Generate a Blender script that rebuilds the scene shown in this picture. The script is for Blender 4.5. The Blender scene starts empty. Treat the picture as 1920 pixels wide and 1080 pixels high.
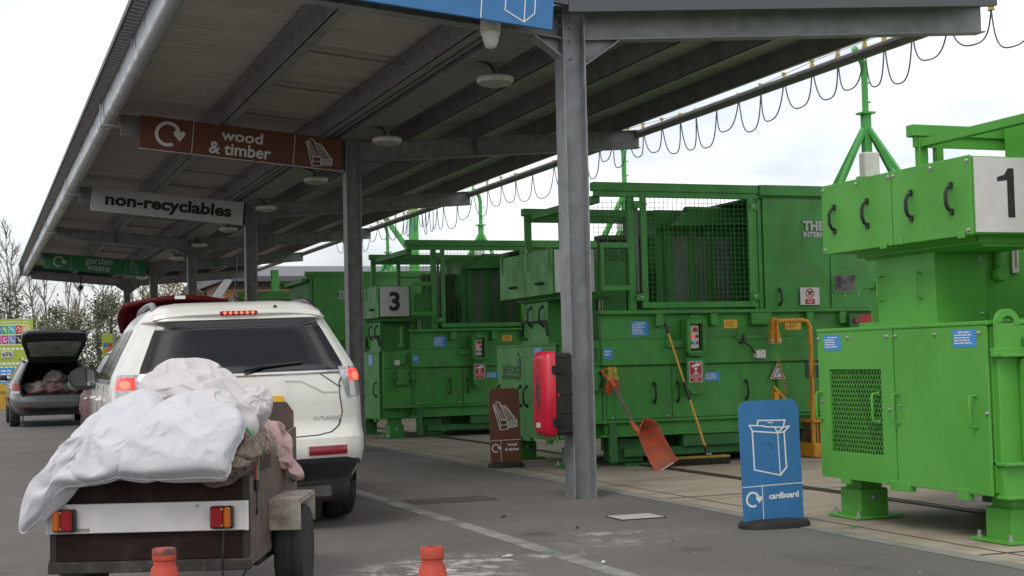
import bpy, bmesh, math, random
from math import sin, cos, pi, radians, sqrt, atan2
from mathutils import Vector, Matrix, noise
random.seed(7)
D = bpy.data; S = bpy.context.scene; COL = S.collection

# ------------------------------------------------------------- camera
YAW, PITCH, ROLL = radians(20.551), radians(2.814), radians(1.375)
F = Vector((sin(YAW)*cos(PITCH), cos(YAW)*cos(PITCH), sin(PITCH)))
R = Vector((cos(YAW), -sin(YAW), 0)); U = R.cross(F)
ex = R*cos(ROLL) - U*sin(ROLL); ey = R*sin(ROLL) + U*cos(ROLL); ez = -F
cam = D.cameras.new('camera'); cam.lens = 2700/1920*36; cam.sensor_width = 36
cam.clip_start = .1; cam.clip_end = 3000
co = D.objects.new('camera', cam); COL.objects.link(co)
m = Matrix((ex, ey, ez)).transposed().to_4x4(); m.translation = (0, 0, 1.2)
co.matrix_world = m; S.camera = co

# ------------------------------------------------------------- light
SUN_EL, SUN_AZ = radians(50), radians(-132)      # azimuth clockwise from +Y
W = D.worlds.new('World'); S.world = W; W.use_nodes = True
nt = W.node_tree; nt.nodes.clear(); L = nt.links
def N(t, kind, **kw):
    n = t.nodes.new(kind)
    for k, v in kw.items(): setattr(n, k, v)
    return n
out = N(nt, 'ShaderNodeOutputWorld'); bg = N(nt, 'ShaderNodeBackground'); bg2 = N(nt, 'ShaderNodeBackground')
sky = N(nt, 'ShaderNodeTexSky', sky_type='NISHITA', sun_disc=False, sun_elevation=SUN_EL, sun_rotation=SUN_AZ)
sky.air_density = 1.0; sky.dust_density = 2.5
bg.inputs['Strength'].default_value = .14; L.new(sky.outputs[0], bg.inputs[0])
tc = N(nt, 'ShaderNodeTexCoord'); mp = N(nt, 'ShaderNodeMapping'); mp.inputs['Scale'].default_value = (1.0, 1.0, 2.6)
mp.inputs['Location'].default_value = (3.1, 1.7, .2)
L.new(tc.outputs['Generated'], mp.inputs[0])
nz = N(nt, 'ShaderNodeTexNoise'); nz.inputs['Scale'].default_value = 2.1; nz.inputs['Detail'].default_value = 7; nz.inputs['Roughness'].default_value = .55
L.new(mp.outputs[0], nz.inputs[0])
rp = N(nt, 'ShaderNodeValToRGB'); rp.color_ramp.elements[0].position = .33; rp.color_ramp.elements[1].position = .58
rp.color_ramp.elements[0].color = (.55, .55, .55, 1)
L.new(nz.outputs[0], rp.inputs[0])
nz2 = N(nt, 'ShaderNodeTexNoise'); nz2.inputs['Scale'].default_value = 3.4; nz2.inputs['Detail'].default_value = 8
L.new(mp.outputs[0], nz2.inputs[0])
rp2 = N(nt, 'ShaderNodeValToRGB'); rp2.color_ramp.elements[0].position = .36; rp2.color_ramp.elements[1].position = .60
rp2.color_ramp.elements[0].color = (.50, .525, .57, 1); rp2.color_ramp.elements[1].color = (1.0, 1.0, .99, 1)
L.new(nz2.outputs[0], rp2.inputs[0]); sx_ = N(nt, 'ShaderNodeSeparateXYZ'); L.new(tc.outputs['Generated'], sx_.inputs[0])
el = N(nt, 'ShaderNodeMapRange', interpolation_type='SMOOTHSTEP'); el.inputs[1].default_value = .25; el.inputs[2].default_value = .75; L.new(sx_.outputs[2], el.inputs[0])
rp3 = N(nt, 'ShaderNodeValToRGB'); rp3.color_ramp.elements[0].position = .42; rp3.color_ramp.elements[1].position = .60
rp3.color_ramp.elements[0].color = (.22, .23, .25, 1); rp3.color_ramp.elements[1].color = (1.3, 1.3, 1.28, 1); L.new(nz2.outputs[0], rp3.inputs[0])
mc = N(nt, 'ShaderNodeMix', data_type='RGBA'); L.new(el.outputs[0], mc.inputs[0]); L.new(rp2.outputs[0], mc.inputs[6]); L.new(rp3.outputs[0], mc.inputs[7])
L.new(mc.outputs[2], bg2.inputs[0]); bg2.inputs['Strength'].default_value = 1.27
mx = N(nt, 'ShaderNodeMixShader'); L.new(rp.outputs[0], mx.inputs[0]); L.new(bg.outputs[0], mx.inputs[1]); L.new(bg2.outputs[0], mx.inputs[2])
L.new(mx.outputs[0], out.inputs[0])
sl = D.lights.new('sun', 'SUN'); sl.energy = 1.1; sl.angle = radians(24); sl.color = (1, .96, .9)
so = D.objects.new('sun', sl); COL.objects.link(so); so.location = (-20, -20, 30)
sd = Vector((sin(SUN_AZ)*cos(SUN_EL), cos(SUN_AZ)*cos(SUN_EL), sin(SUN_EL)))
so.rotation_euler = sd.to_track_quat('Z', 'Y').to_euler()
S.view_settings.view_transform = 'Standard'; S.view_settings.look = 'None'
S.view_settings.exposure = 0.26; S.view_settings.gamma = 1

# ------------------------------------------------------------- mesh helper
class MB:
    def __init__(s, T=None): s.v = []; s.f = []; s.T = T or Matrix()
    def add(s, vs, fs):
        o = len(s.v); T = s.T
        s.v += [tuple(T @ Vector(p)) for p in vs]; s.f += [tuple(o+i for i in f) for f in fs]
    def box(s, x0, x1, y0, y1, z0, z1, bev=0):
        if x0 > x1: x0, x1 = x1, x0
        if y0 > y1: y0, y1 = y1, y0
        if z0 > z1: z0, z1 = z1, z0
        b = min(bev, .45*min(x1-x0, y1-y0, z1-z0))
        if b <= 0:
            s.add([(x, y, z) for z in (z0, z1) for y in (y0, y1) for x in (x0, x1)],
                  [(0,2,3,1),(4,5,7,6),(0,1,5,4),(2,6,7,3),(0,4,6,2),(1,3,7,5)]); return s
        vs = []; ix = {}
        for cx in (0,1):
            for cy in (0,1):
                for cz in (0,1):
                    X, Y, Z = (x0,x1)[cx], (y0,y1)[cy], (z0,z1)[cz]
                    sx, sy, sz = (b,-b)[cx], (b,-b)[cy], (b,-b)[cz]
                    for a, p in enumerate(((X, Y+sy, Z+sz), (X+sx, Y, Z+sz), (X+sx, Y+sy, Z))):
                        ix[cx,cy,cz,a] = len(vs); vs.append(p)
        f = []
        for c in (0,1):
            f.append([ix[c,a,b_,0] for a,b_ in ((0,0),(1,0),(1,1),(0,1))])
            f.append([ix[a,c,b_,1] for a,b_ in ((0,0),(1,0),(1,1),(0,1))])
            f.append([ix[a,b_,c,2] for a,b_ in ((0,0),(1,0),(1,1),(0,1))])
        for a in (0,1):
            for b_ in (0,1):
                f.append([ix[0,a,b_,1], ix[1,a,b_,1], ix[1,a,b_,2], ix[0,a,b_,2]])
                f.append([ix[a,0,b_,0], ix[a,1,b_,0], ix[a,1,b_,2], ix[a,0,b_,2]])
                f.append([ix[a,b_,0,0], ix[a,b_,1,0], ix[a,b_,1,1], ix[a,b_,0,1]])
        for cx in (0,1):
            for cy in (0,1):
                for cz in (0,1): f.append([ix[cx,cy,cz,k] for k in range(3)])
        s.add(vs, f); return s
    def prism(s, pts, a0, a1, axis='y'):
        n = len(pts)
        def P(p, a): return {'y': (p[0], a, p[1]), 'x': (a, p[0], p[1]), 'z': (p[0], p[1], a)}[axis]
        s.add([P(p, a0) for p in pts]+[P(p, a1) for p in pts],
              [tuple(range(n)), tuple(range(n, 2*n))]+[(i, (i+1)%n, n+(i+1)%n, n+i) for i in range(n)]); return s
    def tube(s, path, r, n=8, cap=True):
        path = [Vector(p) for p in path]; k = len(path)
        rr = r if isinstance(r, (list, tuple)) else [r]*k
        vs = []; up = None
        for i, p in enumerate(path):
            t = (path[min(i+1, k-1)]-path[max(i-1, 0)]).normalized()
            if up is None: up = Vector((0,0,1)) if abs(t.z) < .9 else Vector((1,0,0))
            a = t.cross(up).normalized(); b = a.cross(t).normalized(); up = b
            vs += [tuple(p + rr[i]*(cos(2*pi*j/n)*a + sin(2*pi*j/n)*b)) for j in range(n)]
        fs = [(i*n+j, i*n+(j+1)%n, (i+1)*n+(j+1)%n, (i+1)*n+j) for i in range(k-1) for j in range(n)]
        if cap: fs += [tuple(range(n)), tuple((k-1)*n+j for j in range(n))]
        s.add(vs, fs); return s
    def bar(s, p0, p1, w, h=None, up=(0,0,1)):
        h = h or w; p0 = Vector(p0); p1 = Vector(p1); t = (p1-p0).normalized(); u = Vector(up)
        if abs(t.dot(u)) > .95: u = Vector((1,0,0))
        a = t.cross(u).normalized(); b = a.cross(t).normalized()
        vs = [tuple(p+a*sx*w/2+b*sy*h/2) for p in (p0, p1) for sx, sy in ((-1,-1),(1,-1),(1,1),(-1,1))]
        s.add(vs, [(0,1,2,3),(4,5,6,7),(0,1,5,4),(1,2,6,5),(2,3,7,6),(3,0,4,7)]); return s
    def lathe(s, prof, n=20, c=(0,0,0), T=None):
        T = T or Matrix.Translation(c)
        vs = [tuple(T @ Vector((r*cos(2*pi*j/n), r*sin(2*pi*j/n), z))) for r, z in prof for j in range(n)]
        k = len(prof)
        fs = [(i*n+j, i*n+(j+1)%n, (i+1)*n+(j+1)%n, (i+1)*n+j) for i in range(k-1) for j in range(n)]
        fs += [tuple(range(n)), tuple((k-1)*n+j for j in range(n))]
        s.add(vs, fs); return s
    def grid(s, P, closed=False):
        a = len(P); b = len(P[0])
        fs = [(i*b+j, i*b+(j+1)%b, (i+1)*b+(j+1)%b, (i+1)*b+j) for i in range(a-1) for j in range(b if closed else b-1)]
        s.add([tuple(p) for r_ in P for p in r_], fs); return s
    def stroke(s, pts, w, t0=.002, y=0.0):
        """flat line drawing on a panel facing -Y: pts (x,z)"""
        for q_, ((x0, z0), (x1, z1)) in enumerate(zip(pts[:-1], pts[1:])):
            s.k = (getattr(s, 'k', 0)+1) % 23; t = t0+s.k*.00012
            dx, dz = x1-x0, z1-z0; l = sqrt(dx*dx+dz*dz) or 1
            nx, nz_ = -dz/l*w/2, dx/l*w/2; ux, uz = dx/l*w*.45, dz/l*w*.45
            s.prism([(x0-ux+nx, z0-uz+nz_), (x1+ux+nx, z1+uz+nz_), (x1+ux-nx, z1+uz-nz_), (x0-ux-nx, z0-uz-nz_)], y-t, y, 'y')
        return s
    def text(s, body, x, z, y=0.0, w=None, h=None, bold=.02, align='CENTER', t=.002, spacing=1.0, line=1.0, shear=0):
        """lettering on a panel facing -Y, centred on x, z"""
        c = D.curves.new('tmp', 'FONT'); c.body = body; c.align_x = align; c.align_y = 'CENTER'; c.offset = bold
        c.space_character = spacing; c.space_line = line; c.resolution_u = 3; c.extrude = .001; c.shear = shear
        o = D.objects.new('tmp', c); me = D.meshes.new_from_object(o)
        vs = [v.co.copy() for v in me.vertices]; fs = [tuple(p.vertices) for p in me.polygons]
        x0, x1 = min(v.x for v in vs), max(v.x for v in vs); y0, y1 = min(v.y for v in vs), max(v.y for v in vs)
        kx = w/(x1-x0) if w else None; ky = h/(y1-y0) if h else None
        kx = kx or ky; ky = ky or kx
        if align == 'LEFT': cx = x0
        elif align == 'RIGHT': cx = x1
        else: cx = (x0+x1)/2
        cy = (y0+y1)/2
        s.add([(x+(v.x-cx)*kx, y-(t if v.z > 0 else 0), z+(v.y-cy)*ky) for v in vs], fs)
        D.meshes.remove(me); D.objects.remove(o); D.curves.remove(c); return s
    def arrows(s, cx, cz, r, y=0.0, t=.002):
        """circular arrow with a heart-shaped head"""
        w = r*.26; n = 26; a0, a1 = radians(18), radians(300)
        o = []; i_ = []
        for k in range(n+1):
            a = a0+(a1-a0)*k/n; o.append((cx+r*cos(a), cz+r*sin(a))); i_.append((cx+(r-w)*cos(a), cz+(r-w)*sin(a)))
        for k in range(n): s.prism([o[k], o[k+1], i_[k+1], i_[k]], y-t, y, 'y')
        hx, hz, q = cx+r*.9, cz+r*.02, r*.42
        heart = [(hx-q*1.1, hz+q*.35), (hx-q*.85, hz+q*.75), (hx-q*.35, hz+q*.7), (hx, hz+q*.42), (hx+q*.35, hz+q*.7), (hx+q*.85, hz+q*.75), (hx+q*1.1, hz+q*.35), (hx+q*.95, hz-q*.1), (hx+q*.1, hz-q*1.25), (hx-q*.95, hz-q*.1)]
        s.prism(heart, y-t-.0005, y, 'y'); return s
    def build(s, name, mat, parent=None, loc=None, smooth=35, rot=None):
        me = D.meshes.new(name); me.from_pydata(s.v, [], s.f); me.update()
        bm = bmesh.new(); bm.from_mesh(me); bmesh.ops.recalc_face_normals(bm, faces=bm.faces); bm.to_mesh(me); bm.free()
        if smooth:
            me.polygons.foreach_set('use_smooth', [True]*len(me.polygons)); me.set_sharp_from_angle(angle=radians(smooth))
        for mm in (mat if isinstance(mat, (list, tuple)) else [mat]): me.materials.append(mm)
        o = D.objects.new(name, me); COL.objects.link(o)
        if parent: o.parent = parent
        if loc: o.location = loc
        if rot: o.rotation_euler = rot
        return o
def tag(o, label=None, cat=None, group=None, kind=None):
    for k, v in (('label', label), ('category', cat), ('group', group), ('kind', kind)):
        if v: o[k] = v
    return o
def thing(name, label, cat, loc=(0,0,0), rz=0, group=None):
    o = D.objects.new(name, None); COL.objects.link(o); o.location = loc; o.rotation_euler = (0, 0, rz); o.empty_display_size = .2
    return tag(o, label, cat, group)
def copy_tree(o, parent=None):
    c = o.copy(); COL.objects.link(c); c.parent = parent
    for k in [x for x in D.objects if x.parent == o]: copy_tree(k, c)
    return c
def kids(o): return [x for x in D.objects if x.parent == o]

def spline(P, n):
    P = [Vector(p) for p in P]; P = [P[0]*2-P[1]]+P+[P[-1]*2-P[-2]]; k = len(P)-3; o = []
    for i in range(n+1):
        t = min(i/n*k, k-1e-6); j = int(t); u = t-j; a, b_, c, d = P[j:j+4]
        o.append(.5*((2*b_)+(c-a)*u+(2*a-5*b_+4*c-d)*u*u+(3*b_-a-3*c+d)*u*u*u))
    return o

# ------------------------------------------------------------- materials
def pm(name, col, rough=.5, metal=0, var=.12, scale=6, streak=0, dirt=None, dirt_amt=.5, dirt_scale=3, bump=0, bump_scale=60, coat=0, stretch=None, spec=.5, trans=0, emit=None, estr=0, fine=0, dirt_lo=.5, rust=0):
    m = D.materials.new(name); m.use_nodes = True; t = m.node_tree; l = t.links; b = t.nodes['Principled BSDF']
    b.inputs['Roughness'].default_value = rough; b.inputs['Metallic'].default_value = metal
    b.inputs['Specular IOR Level'].default_value = spec
    if coat: b.inputs['Coat Weight'].default_value = coat; b.inputs['Coat Roughness'].default_value = .06
    if trans: b.inputs['Transmission Weight'].default_value = trans
    tc = N(t, 'ShaderNodeTexCoord'); mp = N(t, 'ShaderNodeMapping'); l.new(tc.outputs['Object'], mp.inputs[0])
    if stretch: mp.inputs['Scale'].default_value = stretch
    n1 = N(t, 'ShaderNodeTexNoise'); n1.inputs['Scale'].default_value = scale; n1.inputs['Detail'].default_value = 6; l.new(mp.outputs[0], n1.inputs[0])
    def mix(fac, a, c2):
        x = N(t, 'ShaderNodeMix', data_type='RGBA')
        for s_, v in ((x.inputs[0], fac), (x.inputs[6], a), (x.inputs[7], c2)):
            if hasattr(v, 'is_output'): l.new(v, s_)
            else: s_.default_value = v if not isinstance(v, tuple) else (v+(1,))[:4]
        return x.outputs[2]
    r1 = N(t, 'ShaderNodeMapRange'); r1.inputs[1].default_value = .3; r1.inputs[2].default_value = .7; l.new(n1.outputs[0], r1.inputs[0])
    lo = tuple(c*(1-var) for c in col); hi = tuple(min(1, c*(1+var)) for c in col)
    c = mix(r1.outputs[0], lo, hi)
    if fine:
        nf = N(t, 'ShaderNodeTexNoise'); nf.inputs['Scale'].default_value = scale*22; nf.inputs['Detail'].default_value = 3; l.new(mp.outputs[0], nf.inputs[0])
        rf = N(t, 'ShaderNodeMapRange'); rf.inputs[1].default_value = .35; rf.inputs[2].default_value = .65; rf.inputs[3].default_value = 1-fine; rf.inputs[4].default_value = 1+fine; l.new(nf.outputs[0], rf.inputs[0])
        v = N(t, 'ShaderNodeMix', data_type='RGBA', blend_type='MULTIPLY'); v.inputs[0].default_value = 1; l.new(c, v.inputs[6]); l.new(rf.outputs[0], v.inputs[7]); c = v.outputs[2]
    if streak:
        ms = N(t, 'ShaderNodeMapping'); ms.inputs['Scale'].default_value = (14, 14, .7); l.new(tc.outputs['Object'], ms.inputs[0])
        ns = N(t, 'ShaderNodeTexNoise'); ns.inputs['Scale'].default_value = 1; ns.inputs['Detail'].default_value = 5; l.new(ms.outputs[0], ns.inputs[0])
        rs = N(t, 'ShaderNodeMapRange'); rs.inputs[1].default_value = .52; rs.inputs[2].default_value = .78; rs.inputs[4].default_value = streak; l.new(ns.outputs[0], rs.inputs[0])
        c = mix(rs.outputs[0], c, dirt or tuple(x*.4 for x in col))
    if dirt:
        nd = N(t, 'ShaderNodeTexNoise'); nd.inputs['Scale'].default_value = dirt_scale; nd.inputs['Detail'].default_value = 9; nd.inputs['Roughness'].default_value = .68; l.new(tc.outputs['Object'], nd.inputs[0])
        rd = N(t, 'ShaderNodeMapRange'); rd.inputs[1].default_value = dirt_lo; rd.inputs[2].default_value = dirt_lo+.22; rd.inputs[4].default_value = dirt_amt; l.new(nd.outputs[0], rd.inputs[0])
        c = mix(rd.outputs[0], c, dirt)
        rr = N(t, 'ShaderNodeMapRange'); rr.inputs[1].default_value = .4; rr.inputs[2].default_value = .7; rr.inputs[3].default_value = rough; rr.inputs[4].default_value = min(1, rough+.25); l.new(nd.outputs[0], rr.inputs[0]); l.new(rr.outputs[0], b.inputs['Roughness'])
    if rust:
        nr = N(t, 'ShaderNodeTexNoise'); nr.inputs['Scale'].default_value = 5.5; nr.inputs['Detail'].default_value = 12; nr.inputs['Roughness'].default_value = .8; l.new(tc.outputs['Object'], nr.inputs[0])
        rr_ = N(t, 'ShaderNodeMapRange'); rr_.inputs[1].default_value = .63; rr_.inputs[2].default_value = .69; rr_.inputs[4].default_value = rust; l.new(nr.outputs[0], rr_.inputs[0]); c = mix(rr_.outputs[0], c, (.13, .055, .025))
        na = N(t, 'ShaderNodeTexNoise'); na.inputs['Scale'].default_value = .9; na.inputs['Detail'].default_value = 3; l.new(tc.outputs['Object'], na.inputs[0])
        ra = N(t, 'ShaderNodeMapRange'); ra.inputs[1].default_value = .42; ra.inputs[2].default_value = .68; ra.inputs[4].default_value = .35; l.new(na.outputs[0], ra.inputs[0]); c = mix(ra.outputs[0], c, tuple(min(1, x*1.25+.045) for x in col))
    l.new(c, b.inputs['Base Color'])
    if bump:
        nb = N(t, 'ShaderNodeTexNoise'); nb.inputs['Scale'].default_value = bump_scale; nb.inputs['Detail'].default_value = 4; l.new(mp.outputs[0], nb.inputs[0])
        bp = N(t, 'ShaderNodeBump'); bp.inputs['Strength'].default_value = bump; bp.inputs['Distance'].default_value = .01; l.new(nb.outputs[0], bp.inputs['Height']); l.new(bp.outputs[0], b.inputs['Normal'])
    if emit:
        b.inputs['Emission Color'].default_value = emit+(1,); b.inputs['Emission Strength'].default_value = estr
    return m
BR = (.09, .065, .045)
GREEN_NEW = pm('fresh_green_paint', (.080, .32, .042), .4, var=.05, scale=3, dirt=(.10, .20, .05), dirt_amt=.22, dirt_scale=2.2, streak=.08, rust=.12, bump=.06, bump_scale=14, spec=.35)
GREEN_OLD = pm('weathered_green_paint', (.056, .262, .052), .40, var=.14, scale=2.5, dirt=(.06, .10, .04), dirt_amt=.6, dirt_scale=2.6, dirt_lo=.46, streak=.42, rust=.6, bump=.12, bump_scale=9, spec=.3)
GREEN_DK = pm('dark_green_paint', (.032, .16, .038), .5, var=.2, scale=3, dirt=(.03, .04, .02), dirt_amt=.6, streak=.3)  # darker green for skids, mesh, inner walls and switch boxes
GREEN_BRT = pm('bright_green_paint', (.07, .36, .075), .4, var=.06, scale=3, dirt=(.1, .16, .06), dirt_amt=.25)
HOPPER = pm('lit_worn_hopper_steel', (.17, .24, .17), .45, var=.3, scale=2, dirt=(.10, .06, .035), dirt_amt=.7, streak=.5)  # pale base colour paints in the light on the inner panels
GALV = pm('galvanised_steel', (.235, .245, .255), .45, metal=.25, var=.18, scale=7, streak=.16, dirt=(.2, .19, .17), dirt_amt=.3, fine=.12, spec=.4)
GALV_DK = pm('dull_galvanised_steel', (.23, .235, .232), .55, metal=.15, var=.22, scale=9, streak=.15, fine=.1, spec=.3)
ROOF = pm('underside_sheet', (.40, .375, .345), .5, metal=.1, var=.12, scale=1.3, stretch=(.4, 3, 1), spec=.35)
FASCIA = pm('dark_grey_cladding', (.075, .082, .092), .5, var=.06, scale=3)
GUTTER = pm('gutter_grey', (.40, .41, .43), .27, metal=.55, var=.06, scale=5, dirt=(.3, .29, .27), dirt_amt=.3)
BLACK = pm('black_plastic', (.014, .014, .015), .42, var=.2)
RUBBER = pm('black_rubber', (.018, .018, .018), .75, var=.25, dirt=(.07, .06, .05), dirt_amt=.4, dirt_scale=8)
DARK = pm('dark_interior', (.008, .009, .008), .9)
WHITEP = pm('white_plastic', (.62, .61, .56), .4, var=.08, dirt=(.32, .3, .24), dirt_amt=.4, dirt_scale=9)
LIGHTBODY = pm('cream_light_housing', (.64, .63, .57), .45, var=.08, dirt=(.24, .23, .17), dirt_amt=.45, dirt_scale=9)
LENS = pm('frosted_lens', (.36, .36, .33), .35, var=.1)
BOARD_WHITE = pm('white_board', (.56, .55, .54), .5, var=.05, dirt=(.4, .38, .34), dirt_amt=.35, dirt_scale=5)
PLATE_GREY = pm('pale_grey_board', (.50, .50, .50), .45, var=.04, dirt=(.36, .36, .34), dirt_amt=.3)
INK = pm('black_ink', (.012, .012, .014), .5)
LETTER_WHITE = pm('white_lettering', (.70, .70, .70), .5, var=.03)
LETTER_GREY = pm('grey_lettering', (.42, .43, .43), .5, var=.06)
BLUE = pm('blue_sign_paint', (.038, .165, .385), .4, var=.07, fine=.06, dirt=(.05, .13, .25), dirt_amt=.45, streak=.12, dirt_scale=4, spec=.4)
BROWN = pm('brown_sign_paint', (.145, .046, .023), .42, var=.08, fine=.06, dirt=(.1, .055, .035), dirt_amt=.5, streak=.15)
GREENSIGN = pm('green_sign_paint', (.02, .165, .055), .4, var=.05)
STICK_BLUE = pm('blue_sticker', (.05, .25, .58), .4, var=.06)
STICK_YEL = pm('yellow_sticker', (.70, .42, .03), .45, var=.08)
STICK_RED = pm('red_sticker', (.42, .022, .04), .4, var=.08)
STICK_OR = pm('orange_sticker', (.62, .13, .06), .4, var=.08)
STEEL = pm('bright_steel', (.45, .45, .44), .3, metal=.8, var=.12)
YELLOW = pm('yellow_orange_paint', (.60, .27, .015), .45, var=.1, dirt=(.22, .11, .04), dirt_amt=.6, dirt_scale=7, streak=.2)
RED_PL = pm('red_plastic', (.50, .012, .035), .32, var=.06, bump=.05, bump_scale=40)
ORANGE_PL = pm('orange_plastic', (.66, .10, .03), .4, var=.08, dirt=(.28, .10, .06), dirt_amt=.4, dirt_scale=9)
CONE = pm('orange_red_cone_plastic', (.43, .043, .020), .5, var=.15, scale=9, dirt=(.16, .05, .035), dirt_amt=.8, dirt_scale=8, fine=.1)
CONE_DIRT = pm('scuffed_cone_rim', (.36, .05, .026), .6, var=.2, scale=22, dirt=(.055, .045, .042), dirt_amt=1., dirt_scale=20, dirt_lo=.38)

# ------------------------------------------------------------- bedding shapes: pillows relaxed for a few steps by the cloth solver
# outlines in the trailer's own frame (x right, y forward, z up)
LOBE_L = [(-0.572, -0.1, 0.468), (-0.581, -0.1, 0.535), (-0.546, -0.1, 0.644), (-0.49, -0.08, 0.735), (-0.424, -0.05, 0.822), (-0.339, -0.0, 0.93), (-0.255, 0.15, 1.018), (-0.139, 0.32, 1.078), (-0.065, 0.34, 1.07), (0.011, 0.2, 1.002), (0.018, -0.0, 0.921), (-0.022, -0.12, 0.849), (-0.057, -0.16, 0.76), (-0.106, -0.17, 0.72), (-0.192, -0.17, 0.691), (-0.284, -0.15, 0.672), (-0.371, -0.13, 0.657), (-0.421, -0.12, 0.623), (-0.452, -0.11, 0.569), (-0.505, -0.1, 0.508)]
CEN_L = [(-0.221, -0.02, 0.841)]
LOBE_R = [(-0.116, -0.16, 0.727), (-0.101, -0.12, 0.819), (-0.077, -0.04, 0.888), (-0.037, 0.05, 0.945), (0.021, 0.18, 1.003), (0.097, 0.3, 1.049), (0.224, 0.32, 1.04), (0.334, 0.25, 0.993), (0.416, 0.1, 0.937), (0.429, 0.0, 0.881), (0.41, -0.1, 0.806), (0.39, -0.17, 0.716), (0.36, -0.18, 0.695), (0.275, -0.18, 0.695), (0.153, -0.18, 0.691), (0.031, -0.18, 0.691), (-0.057, -0.17, 0.702)]
CEN_R = [(0.155, -0.02, 0.857)]
ARCH = [(-0.217, 0.62, 1.067), (-0.225, 0.72, 1.148), (-0.173, 0.85, 1.207), (-0.062, 0.95, 1.233), (0.095, 0.95, 1.206), (0.222, 0.88, 1.135), (0.33, 0.75, 1.059), (0.389, 0.6, 0.971), (0.303, 0.45, 0.987), (0.154, 0.4, 1.019), (0.016, 0.42, 1.029), (-0.124, 0.5, 1.03)]
CEN_A = [(0.067, 0.68, 1.103)]
ROLL = [(-0.119, 0.48, 1.031), (-0.129, 0.58, 1.104), (-0.039, 0.66, 1.145), (0.1, 0.66, 1.158), (0.231, 0.62, 1.128), (0.345, 0.55, 1.045), (0.426, 0.42, 0.95), (0.41, 0.3, 0.898), (0.341, 0.25, 0.923), (0.234, 0.27, 0.995), (0.061, 0.34, 1.023)]
CEN_B = [(0.163, 0.42, 1.052)]
BUN = [(0.302, 0.4, 0.935), (0.316, 0.5, 1.03), (0.365, 0.56, 1.082), (0.441, 0.56, 1.066), (0.482, 0.52, 1.015), (0.478, 0.46, 0.953), (0.434, 0.4, 0.914), (0.374, 0.35, 0.902)]
CEN_C = [(0.4, 0.42, 0.993)]
MID = [(0.056, 0.25, 1.007), (0.128, 0.34, 1.055), (0.242, 0.36, 1.062), (0.351, 0.34, 1.008), (0.442, 0.3, 0.923), (0.448, 0.2, 0.871), (0.382, 0.1, 0.862), (0.268, 0.1, 0.911), (0.13, 0.15, 0.95)]
CEN_D = [(0.297, 0.15, 0.964)]
TWEED = [(0.04, -0.02, 0.722), (0.147, -0.05, 0.68), (0.298, -0.06, 0.648), (0.413, -0.05, 0.696), (0.463, 0.05, 0.737), (0.483, 0.2, 0.803), (0.463, 0.35, 0.863), (0.401, 0.35, 0.909), (0.338, 0.2, 0.904), (0.242, 0.1, 0.835), (0.136, 0.0, 0.768)]
CEN_T = [(0.35, -0.0, 0.776)]
PINK = [(0.359, 0.55, 0.887), (0.378, 0.75, 0.922), (0.428, 0.9, 0.903), (0.477, 1.0, 0.84), (0.496, 1.05, 0.731), (0.539, 1.1, 0.602), (0.53, 1.08, 0.572), (0.502, 1.0, 0.596), (0.447, 0.85, 0.68), (0.442, 0.75, 0.743), (0.41, 0.62, 0.785)]
CEN_P = [(0.443, 0.82, 0.794)]
def catmull(P, n):
    P = [Vector(p) for p in P]; k = len(P); o = []
    for i in range(n):
        t = i/n*k; j = int(t); u = t-j; a, b_, c, d = P[(j-1) % k], P[j % k], P[(j+1) % k], P[(j+2) % k]
        o.append(.5*((2*b_)+(c-a)*u+(2*a-5*b_+4*c-d)*u*u+(3*b_-a-3*c+d)*u*u*u))
    return o
def shell(bd,c,nrm,T,Tb,R_,seed,amp=.012,f=6):
    """two-sided pillow on a square grid (no pole): returns verts, faces"""
    K=600; B_=catmull(bd,K); c=Vector(c); nrm=Vector(nrm).normalized(); s0=Vector((seed,seed*.3,-seed)); N_=R_
    vs=[];fs=[];idx=[{}, {}]
    def pos(a,b,sg,Th):
        if abs(a)>abs(b): r=abs(a); t=(pi/4)*(b/a) if a>0 else pi+(pi/4)*(b/a)
        elif b!=0: r=abs(b); t=(pi/2-(pi/4)*(a/b)) if b>0 else (3*pi/2-(pi/4)*(a/b))
        else: r=0;t=0
        q=(t/(2*pi)%1)*K; k=int(q)%K; e=B_[k].lerp(B_[(k+1)%K],q-int(q))
        p=c+(e-c)*r; h=Th*(1-min(1,r)**2.3)**.55
        return p+nrm*sg*(h+amp*noise.noise(p*f+s0)*min(1,(1-r)*5))
    for L_,(sg,Th) in enumerate(((1,T),(-1,Tb))):
        for i in range(N_+1):
            for j in range(N_+1):
                edge=i in (0,N_) or j in (0,N_)
                if L_ and edge: idx[1][i,j]=idx[0][i,j]; continue
                idx[L_][i,j]=len(vs); vs.append(tuple(pos(2*i/N_-1,2*j/N_-1,sg,Th)))
        for i in range(N_):
            for j in range(N_):
                g=idx[L_]; q=(g[i,j],g[i+1,j],g[i+1,j+1],g[i,j+1]); fs.append(q if not L_ else q[::-1])
    g=idx[0]; N=N_
    rim=[g[i,0] for i in range(N)]+[g[N,j] for j in range(N)]+[g[i,N] for i in range(N,0,-1)]+[g[0,j] for j in range(N,0,-1)]
    return vs,fs,rim
SOFT = {}
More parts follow.
